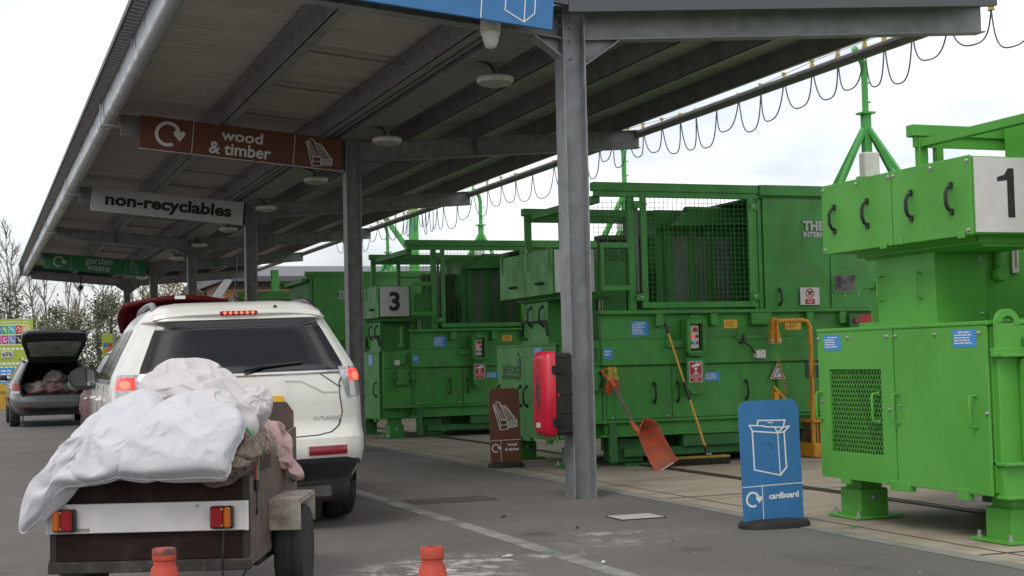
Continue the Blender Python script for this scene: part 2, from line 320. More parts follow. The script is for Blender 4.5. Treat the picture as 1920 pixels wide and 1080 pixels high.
def drape(key, parts, shrink, pressure, pin, frames, R_, bend, grav, edge=.3):
    obs = []
    for bd, c, nrm, T, Tb, seed in parts:
        vs, fs, rim = shell(bd, c, nrm, T, Tb, R_, seed)
        me = D.meshes.new('drape'); me.from_pydata(vs, [], fs); me.update()
        bm = bmesh.new(); bm.from_mesh(me); bmesh.ops.recalc_face_normals(bm, faces=bm.faces); bm.to_mesh(me); bm.free()
        o = D.objects.new('drape', me); COL.objects.link(o); g_ = o.vertex_groups.new(name='pin'); g_.add(range(len(vs)), pin, 'REPLACE'); g_.add(rim, edge, 'REPLACE')
        m_ = o.modifiers.new('cloth', 'CLOTH'); st = m_.settings
        st.quality = 8; st.mass = .15; st.tension_stiffness = st.compression_stiffness = 5; st.shear_stiffness = 2; st.bending_stiffness = bend
        st.use_pressure = True; st.uniform_pressure_force = pressure; st.shrink_min = -shrink; st.vertex_group_mass = 'pin'; st.pin_stiffness = 1
        st.air_damping = 3; st.effector_weights.gravity = grav; m_.collision_settings.use_self_collision = False; m_.collision_settings.use_collision = False
        obs.append((o, fs, rim))
    S.frame_start = 1; S.frame_end = frames
    for f in range(1, frames+1): S.frame_set(f)
    dg = bpy.context.evaluated_depsgraph_get(); V, Fc, rims = [], [], []
    for o, fs, rim in obs:
        me = D.meshes.new_from_object(o.evaluated_get(dg)); vs = [tuple(v.co) for v in me.vertices]; n0 = len(V)
        V += vs; Fc += [tuple(n0+i for i in f) for f in fs]; rims.append([vs[i] for i in rim]); D.meshes.remove(me)
    for o, fs, rim in obs: me = o.data; D.objects.remove(o); D.meshes.remove(me)
    S.frame_set(1); SOFT[key] = (V, Fc, rims)
NB = (0, -.75, .66)
drape('left', [(LOBE_L, CEN_L[0], (-.25, -.8, .6), .12, .05, 1.3)], .065, .42, .065, 14, 58, .03, .08, .24)
drape('right', [(LOBE_R, CEN_R[0], NB, .16, .06, 4.1)], .065, .42, .065, 14, 58, .03, .08, .24)
drape('bundle', [(ARCH, CEN_A[0], (0, -.5, .8), .07, .08, 7.7), (ROLL, CEN_B[0], (0, -.6, .75), .10, .06, 9.2), (MID, CEN_D[0], (.1, -.6, .7), .09, .06, 3.4), (BUN, CEN_C[0], (.2, -.6, .7), .08, .07, 5.9)], .14, .35, .09, 16, 38, .03, .06, .2)
drape('tweed', [([(x+.012, y, z+.004) for x, y, z in TWEED], CEN_T[0], (.35, -.8, .4), .11, .06, 2.2)], .2, .2, .10, 16, 40, .02, .1)
drape('pink', [(PINK, CEN_P[0], (.7, -.5, .5), .035, .03, 6.6)], .2, .05, .10, 16, 34, .01, .1)

# ------------------------------------------------------------- ground
def ground_mat(name, kind):
    m = D.materials.new(name); m.use_nodes = True; t = m.node_tree; l = t.links; b = t.nodes['Principled BSDF']
    tc = N(t, 'ShaderNodeTexCoord'); P = tc.outputs['Object']
    def noi(scale, det=6, rough=.6, vec=None):
        n = N(t, 'ShaderNodeTexNoise'); n.inputs['Scale'].default_value = scale; n.inputs['Detail'].default_value = det; n.inputs['Roughness'].default_value = rough
        l.new(vec or P, n.inputs[0]); return n.outputs[0]
    def rng(v, a, b_, c=0., d=1.):
        r = N(t, 'ShaderNodeMapRange'); l.new(v, r.inputs[0])
        for i, q in enumerate((a, b_, c, d)): r.inputs[i+1].default_value = q
        return r.outputs[0]
    def mix(f, a, c, mode='MIX'):
        x = N(t, 'ShaderNodeMix', data_type='RGBA', blend_type=mode)
        for s_, v in ((x.inputs[0], f), (x.inputs[6], a), (x.inputs[7], c)):
            if hasattr(v, 'is_output'): l.new(v, s_)
            else: s_.default_value = (v+(1,)) if isinstance(v, tuple) else v
        return x.outputs[2]
    def mul(a, c):
        x = N(t, 'ShaderNodeMath', operation='MULTIPLY')
        for i, v in enumerate((a, c)):
            if hasattr(v, 'is_output'): l.new(v, x.inputs[i])
            else: x.inputs[i].default_value = v
        return x.outputs[0]
    def blob(x, y, rx, ry):
        mp = N(t, 'ShaderNodeMapping'); mp.inputs['Location'].default_value = (-x/rx, -y/ry, 0); mp.inputs['Scale'].default_value = (1/rx, 1/ry, 0); l.new(P, mp.inputs[0])
        ln = N(t, 'ShaderNodeVectorMath', operation='LENGTH'); l.new(mp.outputs[0], ln.inputs[0]); return rng(ln.outputs['Value'], .25, 1., 1, 0)
    if kind == 'asphalt':
        c = mix(rng(noi(.55, 5), .35, .65), (.105, .095, .087), (.148, .135, .125))
        c = mix(rng(noi(170, 2), .32, .68), mix(1., c, (.55, .55, .55), 'MULTIPLY'), mix(1., c, (1.42, 1.42, 1.43), 'MULTIPLY'))
        c = mix(rng(noi(38, 4, .7), .36, .64), mix(1., c, (.84, .84, .84), 'MULTIPLY'), mix(1., c, (1.16, 1.16, 1.15), 'MULTIPLY'))
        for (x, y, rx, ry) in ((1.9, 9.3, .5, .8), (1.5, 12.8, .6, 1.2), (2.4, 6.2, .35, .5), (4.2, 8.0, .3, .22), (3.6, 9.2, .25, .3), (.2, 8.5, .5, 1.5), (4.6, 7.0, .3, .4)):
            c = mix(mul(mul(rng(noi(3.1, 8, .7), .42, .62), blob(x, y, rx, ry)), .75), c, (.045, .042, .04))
        c = mix(mul(rng(noi(420, 1), .66, .72), .55), c, (.34, .33, .31))
        c = mix(mul(rng(noi(1.7, 8, .7), .55, .72), .55), c, (.085, .08, .076))
        # spilled plaster dust and scuffs
        mp = N(t, 'ShaderNodeMapping'); mp.inputs['Scale'].default_value = (2.2, 2.2, 1); mp.inputs['Rotation'].default_value = (0, 0, .35); l.new(P, mp.inputs[0])
        sp = noi(2.6, 9, .72, mp.outputs[0])
        for (x, y, rx, ry, a) in ((2.45, 8.0, .6, .45, 1.0), (2.75, 8.35, .4, .3, .8), (2.2, 7.7, .8, .5, .8), (3.9, 8.6, .6, .3, .35), (3.2, 8.2, .45, .16, .8), (4.0, 9.0, .5, .2, .5)):
            c = mix(mul(mul(rng(sp, .49, .58), blob(x, y, rx, ry)), a), c, (.50, .48, .45))
        b.inputs['Roughness'].default_value = .82
    elif kind == 'concrete':
        c = mix(rng(noi(.8, 6), .35, .65), (.29, .245, .19), (.40, .345, .27))
        c = mix(rng(noi(90, 2), .3, .7), mix(1., c, (.82, .82, .82), 'MULTIPLY'), mix(1., c, (1.15, 1.15, 1.15), 'MULTIPLY'))
        mp = N(t, 'ShaderNodeMapping'); mp.inputs['Scale'].default_value = (.5, 2.4, 1); l.new(P, mp.inputs[0])
        c = mix(mul(rng(noi(1.2, 9, .7, mp.outputs[0]), .5, .7), .7), c, (.14, .117, .09))
        c = mix(mul(rng(noi(2.1, 8, .65), .58, .7), .35), c, (.36, .21, .12))
        # dark mottled patch under the first machine
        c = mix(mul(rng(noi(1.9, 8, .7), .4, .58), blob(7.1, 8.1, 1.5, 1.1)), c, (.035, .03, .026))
        b.inputs['Roughness'].default_value = .8
    elif kind == 'kerb':
        c = mix(rng(noi(3, 6), .35, .65), (.17, .165, .145), (.27, .26, .235))
        c = mix(mul(rng(noi(1.1, 8, .7), .5, .66), .7), c, (.10, .12, .075))
        b.inputs['Roughness'].default_value = .85
    else:   # worn line
        c = mix(rng(noi(2.5, 8, .7), .4, .6), (.19, .183, .168), (.35, .34, .32))
        c = mix(mul(rng(noi(.9, 8, .7), .5, .62), .7), c, (.11, .125, .085))
        c = mix(rng(noi(60, 4), .4, .62), c, mix(1., c, (.65, .65, .65), 'MULTIPLY'))
        b.inputs['Roughness'].default_value = .8
    l.new(c, b.inputs['Base Color'])
    nb = N(t, 'ShaderNodeTexNoise'); nb.inputs['Scale'].default_value = 150 if kind == 'asphalt' else 50; nb.inputs['Detail'].default_value = 4; l.new(P, nb.inputs[0])
    bp = N(t, 'ShaderNodeBump'); bp.inputs['Strength'].default_value = .5 if kind == 'asphalt' else .25; bp.inputs['Distance'].default_value = .006; l.new(nb.outputs[0], bp.inputs['Height']); l.new(bp.outputs[0], b.inputs['Normal'])
    return m
def sheet(name, x0, x1, y0, y1, z, mat):
    b = MB(); b.add([(x0,y0,z),(x1,y0,z),(x1,y1,z),(x0,y1,z)], [(0,1,2,3)])
    return tag(b.build(name, mat, smooth=0), kind='structure')
ASPH = ground_mat('asphalt', 'asphalt'); CONC = ground_mat('concrete', 'concrete')
sheet('ground', -600, 900, -200, 1500, 0, ASPH)
sheet('concrete_apron', 5.42, 60, -4, 58, .002, CONC)
sheet('kerb_strip', 5.28, 5.417, -6, 60, .0025, ground_mat('kerb_stone', 'kerb'))
sheet('painted_line', 3.27, 3.40, -4, 52, .0018, ground_mat('worn_line', 'line'))
JOINT = pm('joint_filler', (.035, .032, .028), .9, var=.3)
b = MB()
for y in range(-2, 58, 4): b.add([(5.43, y+.9, .0045), (22, y+.9, .0045), (22, y+.925, .0045), (5.43, y+.925, .0045)], [(0,1,2,3)])
b.add([(5.62, -4, .0042), (5.635, -4, .0042), (5.635, 58, .0042), (5.62, 58, .0042)], [(0,1,2,3)])
tag(b.build('concrete_joint', JOINT, smooth=0), kind='structure')
RAILM = pm('rusty_rail', (.055, .045, .038), .6, metal=.4, var=.3, scale=8)
b = MB(); b.box(6.80, 6.87, -4, 58, .0, .014, .003); b.box(6.90, 6.92, -4, 58, 0, .012)
tag(b.build('ground_rail', RAILM), kind='structure')
t = thing('manhole_cover', 'pale rectangular cover set in the asphalt between the grey post and the blue floor sign', 'manhole cover', (4.61, 9.79, 0))
MH = pm('pale_cover', (.44, .43, .37), .6, var=.1, dirt=(.28, .27, .22), dirt_amt=.5, dirt_scale=9)
b = MB(); b.box(-.17, .17, -.13, .13, .002, .010, .004); b.build('cover_plate', MH, t)
b = MB()
for s in (-1, 1): b.box(s*.17, s*.185, -.145, .145, .002, .007); b.box(-.17, .17, s*.13, s*.145, .002, .007)
b.build('rim', JOINT, t)
t = thing('drain_grate', 'dark iron drain grate set in the asphalt left of the nearest grey post', 'drain grate', (3.83, 11.83, 0))
GR = pm('cast_iron', (.13, .122, .112), .6, metal=.3, var=.3)
b = MB(); b.box(-.36, .36, -.19, .19, .001, .003); b.build('pit', pm('dark_pit', (.03, .028, .025), .9, var=.4), t)  # flat dark plate set below the grate bars
b = MB()
for k in range(19): b.box(-.355+k*.0385, -.337+k*.0385, -.185, .185, .003, .009)
for k in range(6): b.box(-.36, .36, -.19+k*.0735, -.178+k*.0735, .003, .0085)
b.build('grid', GR, t)

# ------------------------------------------------------------- canopy
PY = [11.3+7.7*k for k in range(6)]
def zl(x): return 4.205+.09*(4.77-x)          # top of left arm
def zr(x): return 4.205+.074*(x-4.97)         # top of right arm
can = thing('canopy', 'long grey steel canopy with corrugated roof over the recycling bays', 'canopy', (4.87, 11.4, 0))
TC = Matrix.Translation((-4.87, -11.4, 0))
for k, y in enumerate(PY):
    b = MB(TC)
    b.box(4.75, 4.764, y-.02, y+.18, 0, 4.215, .002); b.box(4.944, 4.958, y-.02, y+.18, 0, 4.215, .002); b.box(4.764, 4.944, y+.076, y+.085, 0, 4.2)
    col = b.build('column', GALV if k < 1 else GALV_DK, can)
    for zz in (3.78, 3.94, 4.05, 4.14) if k < 1 else ():
        for xx in (4.79, 4.855): b = MB(TC); b.lathe([(.014, 0), (.014, .012), (.008, .016)], 8, T=Matrix.Translation((xx, y+.076, zz)) @ Matrix.Rotation(pi/2, 4, 'X')); b.build('bolt', GALV_DK, col)
        b = MB(TC); b.lathe([(.013, 0), (.013, .02)], 6, T=Matrix.Translation((4.959, y+.02, zz)) @ Matrix.Rotation(pi/2, 4, 'Y')); b.build('bolt', GALV_DK, col)
        b = MB(TC); b.lathe([(.013, 0), (.013, .02)], 6, T=Matrix.Translation((4.748, y+.02, zz)) @ Matrix.Rotation(-pi/2, 4, 'Y')); b.build('bolt', GALV_DK, col)
    for side in (0, 1):
        xa, xb = (1.80, 4.748) if side == 0 else (4.96, 9.2); zf = zl if side == 0 else zr
        b = MB(TC)
        for (lo, hi, ya, yb) in ((-.012, 0, .005, .155), (-.268, -.256, .005, .155), (-.256, -.012, .066, .094)):
            b.prism([(xa, zf(xa)+lo), (xb, zf(xb)+lo), (xb, zf(xb)+hi), (xa, zf(xa)+hi)], y+ya, y+yb, 'y')
        for xs in (() if k < 1 else (3.07,) if side == 0 else (6.65, )): b.box(xs-.006, xs+.006, y+.01, y+.15, zf(xs)-.256, zf(xs)-.012)
        b.build('roof_beam', GALV if (k < 1 and side) else GALV_DK, can)
        b = MB(TC); x0 = xb if side == 0 else xa; d = -1 if side == 0 else 1; zb = zf(x0)-.268
        hl, hd_ = (.24, .14) if side == 0 else (.33, .21)
        b.prism([(x0, zb-.001), (x0+d*hl, zf(x0+d*hl)-.269), (x0, zb-hd_)], y+.072, y+.088, 'y')
        b.prism([(x0, zb-hd_), (x0+d*hl, zf(x0+d*hl)-.269), (x0+d*(hl+.01), zf(x0+d*hl)-.279), (x0+d*.0, zb-hd_-.018)], y+.005, y+.155, 'y')
        b.build('haunch', GALV if k < 1 else GALV_DK, can)
Y0c, Y1c = 11.05, 50.4
def purlin(name, x, zf, h=.2, w=.075, mat=GALV_DK):
    b = MB(TC); z = zf(x)
    b.box(x-.006, x+.006, Y0c+.25, Y1c, z, z+h); b.box(x-.006, x+w, Y0c+.25, Y1c, z, z+.006); b.box(x-w, x+.006, Y0c+.25, Y1c, z+h-.006, z+h)
    b.build(name, mat, can)
PURL = pm('purlin_steel', (.23, .23, .225), .55, metal=.15, var=.2, scale=4, spec=.3)
purlin('purlin', 3.07, zl, .22, .12, PURL); 
purlin('purlin', 4.38, zl, .20, .10, GALV_DK)
for x in (5.62, 6.65, 7.7, 8.82): purlin('purlin', x, zr, .22, .07, PURL)
b = MB(TC); b.box(4.66, 5.12, Y0c+.3, Y1c, 4.225, 4.235); b.box(4.66, 4.67, Y0c+.3, Y1c, 4.235, 4.5); b.box(5.11, 5.12, Y0c+.3, Y1c, 4.235, 4.5)
b.build('valley_gutter', GALV_DK, can)
b = MB(TC); b.box(4.50, 4.62, Y0c+.3, Y1c, 4.28, 4.32); b.tube([(4.56, Y0c+.4, 4.25), (4.56, Y1c, 4.25)], .016, 8); b.tube([(4.505, Y0c+.4, 4.262), (4.505, Y1c, 4.262)], .012, 8)
b.build('cable_tray', PURL, can)
b = MB(TC)
b.tube([(9.19, 11.5, 4.46), (9.19, Y1c, 4.46)], .06, 10); b.build('edge_tube', PURL, can)
y = 12.9
while y < 50:
    b = MB(TC); b.bar((3.1, y, zl(3.1)+.16), (4.38, y, zl(4.38)+.16), .02, .02); b.build('sag_rod', GALV_DK, can); y += 1.925
def corrugated(x0, x1, zf, dz):
    P0, P1 = [], []; pitch = .16; y = Y0c; prof = ((0, 0), (.045, .0), (.065, .032), (.14, .032))
    while y < Y1c:
        for dy, h in prof:
            P0.append((x0, y+dy, zf(x0)+dz+h)); P1.append((x1, y+dy, zf(x1)+dz+h))
        y += pitch
    b = MB(TC); b.grid([P0, P1]); b.grid([[(p[0], p[1], p[2]+.03) for p in P0], [(p[0], p[1], p[2]+.03) for p in P1]])
    return b
corrugated(1.53, 4.66, zl, .225).build('roof_sheet', ROOF, can, smooth=0)
corrugated(5.12, 8.98, zr, .225).build('roof_sheet', ROOF, can, smooth=0)
# eave: pressed edge trim, ribbed closure, round gutter with brackets
b = MB(TC); b.box(1.415, 1.435, Y0c-.05, Y1c+.1, 4.665, 4.735, .005); b.build('eave_trim', FASCIA, can)
P0, P1 = [], []; y = Y0c
while y < Y1c:
    for dy, h in ((0, 0), (.002, .035), (.075, .035), (.077, 0)): P0.append((1.436, y+dy, 4.655+h)); P1.append((1.56, y+dy, 4.64+h))
    y += .15
b = MB(TC); b.grid([P0, P1]); b.build('eave_closure', GUTTER, can, smooth=0)
b = MB(TC); b.prism([(1.437, 4.69), (1.57, 4.64), (1.57, 4.66), (1.437, 4.72)], Y0c, Y1c, 'y'); b.build('eave_strip', GALV, can)
pr_ = [(1.595, 4.645), (1.585, 4.645)]+[(1.68-.095*cos(pi*k/16), 4.455-.095*sin(pi*k/16)) for k in range(17)]+[(1.775, 4.62), (1.765, 4.62)]+[(1.68+.085*cos(pi*k/16), 4.455-.085*sin(pi*k/16)) for k in range(17)]
b = MB(TC); b.grid([[(p[0], yy, p[1]) for p in pr_] for yy in (Y0c-.05, Y1c+.15)], closed=True)
b.prism([(1.59, 4.62)]+pr_[2:19]+[(1.77, 4.62)], Y1c+.151, Y1c+.16, 'y')
gut = b.build('gutter', GUTTER, can, smooth=50)
for k in range(11):
    yy = PY[0]+.03+3.85*k
    if k % 2 == 0:
        b = MB(TC); b.box(1.545, 1.83, yy, yy+.10, 4.315, 4.335); b.box(1.545, 1.56, yy, yy+.10, 4.335, 4.60)
        b.build('gutter_bracket', GUTTER, gut)
    else:
        b = MB(TC); b.box(1.548, 1.562, yy, yy+.04, 4.52, 4.66); b.build('gutter_bracket', GALV_DK, gut)
# front flashing above the near beam, both arms
b = MB(TC); ya, yb = 11.06, 11.12
b.prism([(4.72, zr(4.72)-.075), (9.15, zr(9.15)-.065), (9.15, zr(9.15)+.36), (4.72, zr(4.72)+.40)], ya, yb, 'y')
b.prism([(1.45, zl(1.45)-.02), (4.716, zl(4.716)-.04), (4.716, zl(4.716)+.40), (1.45, zl(1.45)+.32)], ya, yb, 'y')
b.build('front_flashing', FASCIA, can)
b = MB(TC); ya, yb = 50.42, 50.5
b.prism([(4.87, zr(4.97)-.02), (9.1, zr(9.1)), (9.1, zr(9.1)+.34), (4.87, zr(4.97)+.38)], ya, yb, 'y')
b.prism([(1.45, zl(1.45)-.15), (4.866, zl(4.77)-.15), (4.866, zl(4.77)+.38), (1.45, zl(1.45)+.25)], ya, yb, 'y')
b.build('rear_flashing', FASCIA, can)

# ------------------------------------------------------------- hanging signs (origin lower left corner, panel faces -Y)
def wood_icon(b, ox, oz, w, h, lw, y=0):
    q = lambda p: (ox+(p[0]-208)/154*w, oz+(680-p[1])/187*h)
    for pl in (((208,515),(228,513),(228,495),(245,493),(264,522),(290,523),(362,622),(362,662),(300,668),(298,677),(250,680),(208,515)),
               ((228,513),(275,612),(292,612),(245,495)), ((250,618),(296,614),(300,668)), ((250,650),(296,646)), ((250,618),(250,680)), ((208,515),(250,618)),
               ((300,632),(362,622)), ((300,641),(362,633)), ((300,651),(362,644)), ((300,660),(362,654)), ((268,524),(312,628)), ((279,524),(330,626)), ((290,524),(348,624)), ((216,516),(262,616))):
        b.stroke([q(p) for p in pl], lw, .002, y)
def hanging(label, y, x0, x1, panel, ink, h=.43, z1=None, edge=None):
    z0 = (z1 if z1 else zl(x1)+.005)-h; a = math.atan(.09)
    t = thing('hanging_sign', label, 'sign', (x1, y, z0)); t.rotation_euler = (0, a, 0); w = (x1-x0)/cos(a)
    b = MB(); b.box(-w, 0, 0, .03, 0, h, .004); b.build('panel', panel, t)
    return t, w, h
t, w, h = hanging('brown sign reading wood & timber hung from the canopy', 18.93, 2.0, 4.66, BROWN, LETTER_WHITE)
b = MB(); b.text('wood', -w*.505, h*.70, -.002, w=w*.205, h=.145, bold=.02); b.text('& timber', -w*.51, h*.28, -.002, w=w*.305, h=.165, bold=.02); b.build('lettering', LETTER_WHITE, t, smooth=0)
b = MB(); b.arrows(-w*.865, h*.52, .165, -.002); b.build('arrow_symbol', LETTER_WHITE, t, smooth=0)
b = MB(); wood_icon(b, -w*.185, h*.07, .37, .36, .009, -.002); b.build('timber_icon', LETTER_WHITE, t, smooth=0)
b = MB()
for fx in (-.745, -.243): b.box(w*fx-.004, w*fx+.004, -.004, -.002, .01, h-.01)
b.box(-w, 0, -.004, .0, -.006, .002); b.build('divider', LETTER_WHITE, t, smooth=0)
t, w, h = hanging('pale grey sign reading non-recyclables in black letters', 26.63, 1.97, 4.68, PLATE_GREY, INK)
b = MB(); b.text('non-recyclables', -w*.495, h*.48, -.002, w=w*.83, h=.29, bold=.035); b.build('lettering', INK, t, smooth=0)
t, w, h = hanging('green sign reading garden waste hung at the far end', 42.03, 1.85, 4.60, GREENSIGN, LETTER_GREY, h=.44)
b = MB(); b.text('garden', -w*.47, h*.70, -.002, w=w*.27, bold=.015); b.text('waste', -w*.47, h*.30, -.002, w=w*.23, bold=.015); b.build('lettering', LETTER_GREY, t, smooth=0)
b = MB(); b.arrows(-w*.86, h*.5, .155, -.002); b.build('arrow_symbol', LETTER_GREY, t, smooth=0)
b = MB(); cx, cz = -w*.10, h*.5
leaf = [(cx-.15, cz+.17), (cx-.16, cz), (cx-.10, cz-.10), (cx, cz-.15), (cx+.06, cz-.13), (cx+.05, cz-.02), (cx, cz+.08), (cx-.07, cz+.14), (cx-.15, cz+.17)]
b.stroke(leaf, .012, .002, -.002); b.stroke([(cx-.15, cz+.17), (cx+.02, cz-.09), (cx+.13, cz-.20)], .012, .002, -.002); b.build('leaf_icon', LETTER_GREY, t, smooth=0)
b = MB()
for fx in (-.74, -.2): b.box(w*fx-.004, w*fx+.004, -.004, -.002, .01, h-.01)
b.build('divider', LETTER_GREY, t, smooth=0)
t, w, h = hanging('blue sign with a white box outline at the near canopy edge', 10.98, 1.95, 4.53, BLUE, LETTER_WHITE, h=.44, z1=4.365)
b = MB(); b.box(-w*.245-.004, -w*.245+.004, -.004, 0, .01, h-.01); b.box(-w*.745-.004, -w*.745+.004, -.004, 0, .01, h-.01); b.build('divider', LETTER_WHITE, t, smooth=0)
b = MB(); X = lambda u, v: (-w*.165+u*.26, .03+v*.38)
for pl in (((0,.2),(0,.8)), ((0,.2),(.66,0)), ((.66,0),(1,.22)), ((1,.22),(1,.78)), ((.66,0),(.66,.7)), ((0,.8),(.66,.7)), ((.66,.7),(1,.78)), ((0,.8),(-.1,.95),(.5,.9),(.66,.7)), ((1,.78),(1.12,.95),(.9,.9))): b.stroke([X(*p) for p in pl], .009, .002, -.002)
b.build('box_icon', LETTER_WHITE, t, smooth=0)
b = MB(); b.arrows(-w*.865, h*.5, .16, -.002); b.build('arrow_symbol', LETTER_WHITE, t, smooth=0)
b = MB(); b.text('cardboard', -w*.49, h*.5, -.002, w=w*.38, bold=.025); b.build('lettering', LETTER_WHITE, t, smooth=0)
b = MB()
for fx in (-.02, -.98): b.lathe([(.014, 0), (.012, .006)], 8, T=Matrix.Translation((w*fx, -.002, h*.9)) @ Matrix.Rotation(pi/2, 4, 'X'))
b.build('fixing', STEEL, t)

# dome camera under the blue sign
t = thing('dome_camera', 'white dome security camera under the blue hanging sign', 'camera', (4.08, 11.25, 3.80))
b = MB(); b.lathe([(.085, .26), (.085, .135), (.078, .13), (.078, .115), (.070, .105), (.060, .05), (.055, .045)], 24); b.build('housing', WHITEP, t)
b = MB(); b.lathe([(.055, .05), (.052, .03), (.038, .010), (.012, .0)], 24); b.build('dome', pm('milky_dome', (.5, .5, .5), .12, var=.05), t)
b = MB(); b.lathe([(.0865, .155), (.0865, .138)], 24); b.build('band', pm('cream_band', (.5, .45, .3), .5), t)
b = MB(); b.lathe([(.03, .29), (.03, .45)], 10); b.build('stem', BLACK, t)
t = thing('bullet_camera', 'small dark camera under the far end of the canopy', 'camera', (3.32, 49.2, 3.78))
b = MB(); b.tube([(0, 0, .5), (0, 0, .12)], .03, 8); b.build('stem', BLACK, t)
b = MB(); b.lathe([(.0, 0), (.07, .03), (.09, .12), (.08, .16)], 12); b.build('housing', BLACK, t)

# round bulkhead lights
def make_light():
    t = thing('bulkhead_light', 'first round bulkhead light', 'light', (5.03, 13.77, 4.02), group='round lights in a row under the canopy')
    b = MB(); b.lathe([(.06, .085), (.165, .08), (.19, .06), (.190, .03), (.178, .012)], 28); b.build('housing', LIGHTBODY, t)
    b = MB(); b.lathe([(.176, .013), (.15, -.008), (.08, -.026), (.01, -.032)], 28); b.build('lens', LENS, t)
    b = MB(); b.tube([tuple(v) for v in spline([(-.02, -.03, .075), (-.05, -.06, .16), (-.14, -.08, .205), (-.28, -.1, .22), (-.38, -.1, .28), (-.42, -.1, .36), (-.43, -.08, .46)], 24)], .013, 8); b.build('cable', BLACK, t)
    b = MB(); b.tube([(0, 0, .08), (0, 0, .17)], .03, 8); b.build('hanger', GALV_DK, t)
    return t
proto = make_light()
LB = ['nearest round white light under the canopy, right of the dome camera', 'round light hanging between the first and second canopy posts, above the timber sign end',
      'round light just below the right end of the timber sign', 'round light just right of the post past the non-recyclables sign', 'round light just under the right end of the non-recyclables sign',
      'round light on a curly cable below the non-recyclables sign', 'round light between the posts nearest the garden waste sign', 'small far round light right of the garden waste sign', 'tiny round light just past the garden waste sign', 'last tiny round light at the far end of the canopy']
for k in range(10):
    o = proto if k == 0 else copy_tree(proto)
    o.location = (5.03, 13.77+4.13*k, 4.02); o['label'] = LB[k]

# ------------------------------------------------------------- festoon cable along the canopy edge
fc = thing('festoon_cable', 'black power cable looping from yellow trolleys along the canopy edge', 'cable', (10.65, 13, 0))
TF = Matrix.Translation((-10.65, -13, 0))
ty = [10.6, 11.4, 12.2, 12.98, 13.73, 14.42, 14.99, 15.41, 16.02, 16.64, 17.36, 18.0, 18.64, 19.32, 19.99, 20.53, 21.19, 21.9, 22.5, 23.12, 23.7, 24.31, 25.9, 27.06, 28.04, 28.92, 29.81, 30.78, 31.94, 33.0]
ty += [33.5+.32*k for k in range(10)] + [37.2, 38.1, 39, 39.8, 40.7, 41.5, 42.2, 43.1, 44.]
wz = lambda y: 5.05+.10*cos((y-15.6)*2*pi/7.4)*.6
b = MB(TF); b.tube([(10.65, y, wz(y)+.03) for y in [9+k*1.5 for k in range(25)]], .006, 5); b.build('support_wire', STEEL, fc)
TROL = pm('trolley_yellow', (.46, .34, .07), .5, var=.2, dirt=(.2, .13, .06), dirt_amt=.5, dirt_scale=20)
CAB = pm('blue_black_cable', (.035, .042, .075), .45, var=.2)
rg = random.Random(3); b = MB(TF)
for ya, yb in zip(ty[:-1], ty[1:]):
    sag = .34+.26*rg.random()+ (.1 if yb-ya > .9 else 0); pts = []
    off = rg.uniform(-.06, .06)
    for k in range(25):
        u = k/24; y = ya+(yb-ya)*u; e = (2*u-1); dip = (1-abs(e)**2.6)
        y += (yb-ya)*.06*sin(2*pi*u)*-1
        pts.append((10.65+off*sin(u*pi), y, wz(y)-.04-sag*dip))
    b.tube(pts, .0095, 6)
b.build('cable', CAB, fc)
for y in ty:
    b = MB(TF @ Matrix.Translation((10.65, y, wz(y)))); b.box(-.02, .02, -.035, .035, -.045, .0, .008); b.box(-.012, .012, -.02, .02, 0, .05, .006); b.tube([(-.03, 0, .04), (.03, 0, .04)], .02, 8); b.box(-.025, .025, -.045, .045, -.065, -.045, .006)
    b.build('trolley', TROL, fc)

# ------------------------------------------------------------- compactors
sgn_ = lambda v: 0 if v > 0 else 1
def clipseg(p, d, x0, x1, z0, z1):
    ts = []; lo, hi = -99, 99
    for (o, v, a, b_) in ((p[0], d[0], x0, x1), (p[1], d[1], z0, z1)):
        t0, t1 = (a-o)/v, (b_-o)/v
        lo = max(lo, min(t0, t1)); hi = min(hi, max(t0, t1))
    return (lo, hi) if hi > lo else None
def diamond(b, x0, x1, z0, z1, y, pitch, asp, w):
    """expanded metal in the plane y"""
    for sgn in (1, -1):
        d = (asp*sgn, 1.)
        n = int((x1-x0+asp*(z1-z0))/pitch)+2
        for k in range(-2, n+2):
            p = (x0+k*pitch-(0 if sgn < 0 else asp*(z1-z0)), z0)
            c = clipseg(p, d, x0, x1, z0, z1)
            if c: b.stroke([(p[0]+d[0]*c[0], p[1]+d[1]*c[0]), (p[0]+d[0]*c[1], p[1]+d[1]*c[1])], w, .004, y+.006*sgn_(sgn))
def welded(b, x0, x1, z0, z1, y, p=.055, r=.0021):
    k = 0
    while x0+k*p < x1: b.box(x0+k*p-r, x0+k*p+r, y-r, y+r, z0, z1); k += 1
    k = 0
    while z0+k*p < z1: b.box(x0, x1, y-r*2, y, z0+k*p-r, z0+k*p+r); k += 1
RX = Matrix.Rotation(-pi/2, 4, 'Z')     # panel facing -Y  ->  panel facing -X   (u -> -y)
def side(x, y, T0): return T0 @ Matrix.Translation((x, y, 0)) @ RX
def ring_handle(b, u, z, h, proj, r, y=0):
    b.tube([(u, y, z-h/2), (u, y-proj*.8, z-h/2), (u, y-proj, z-h/2+.02), (u, y-proj, z+h/2-.02), (u, y-proj*.8, z+h/2), (u, y, z+h/2)], r, 8)
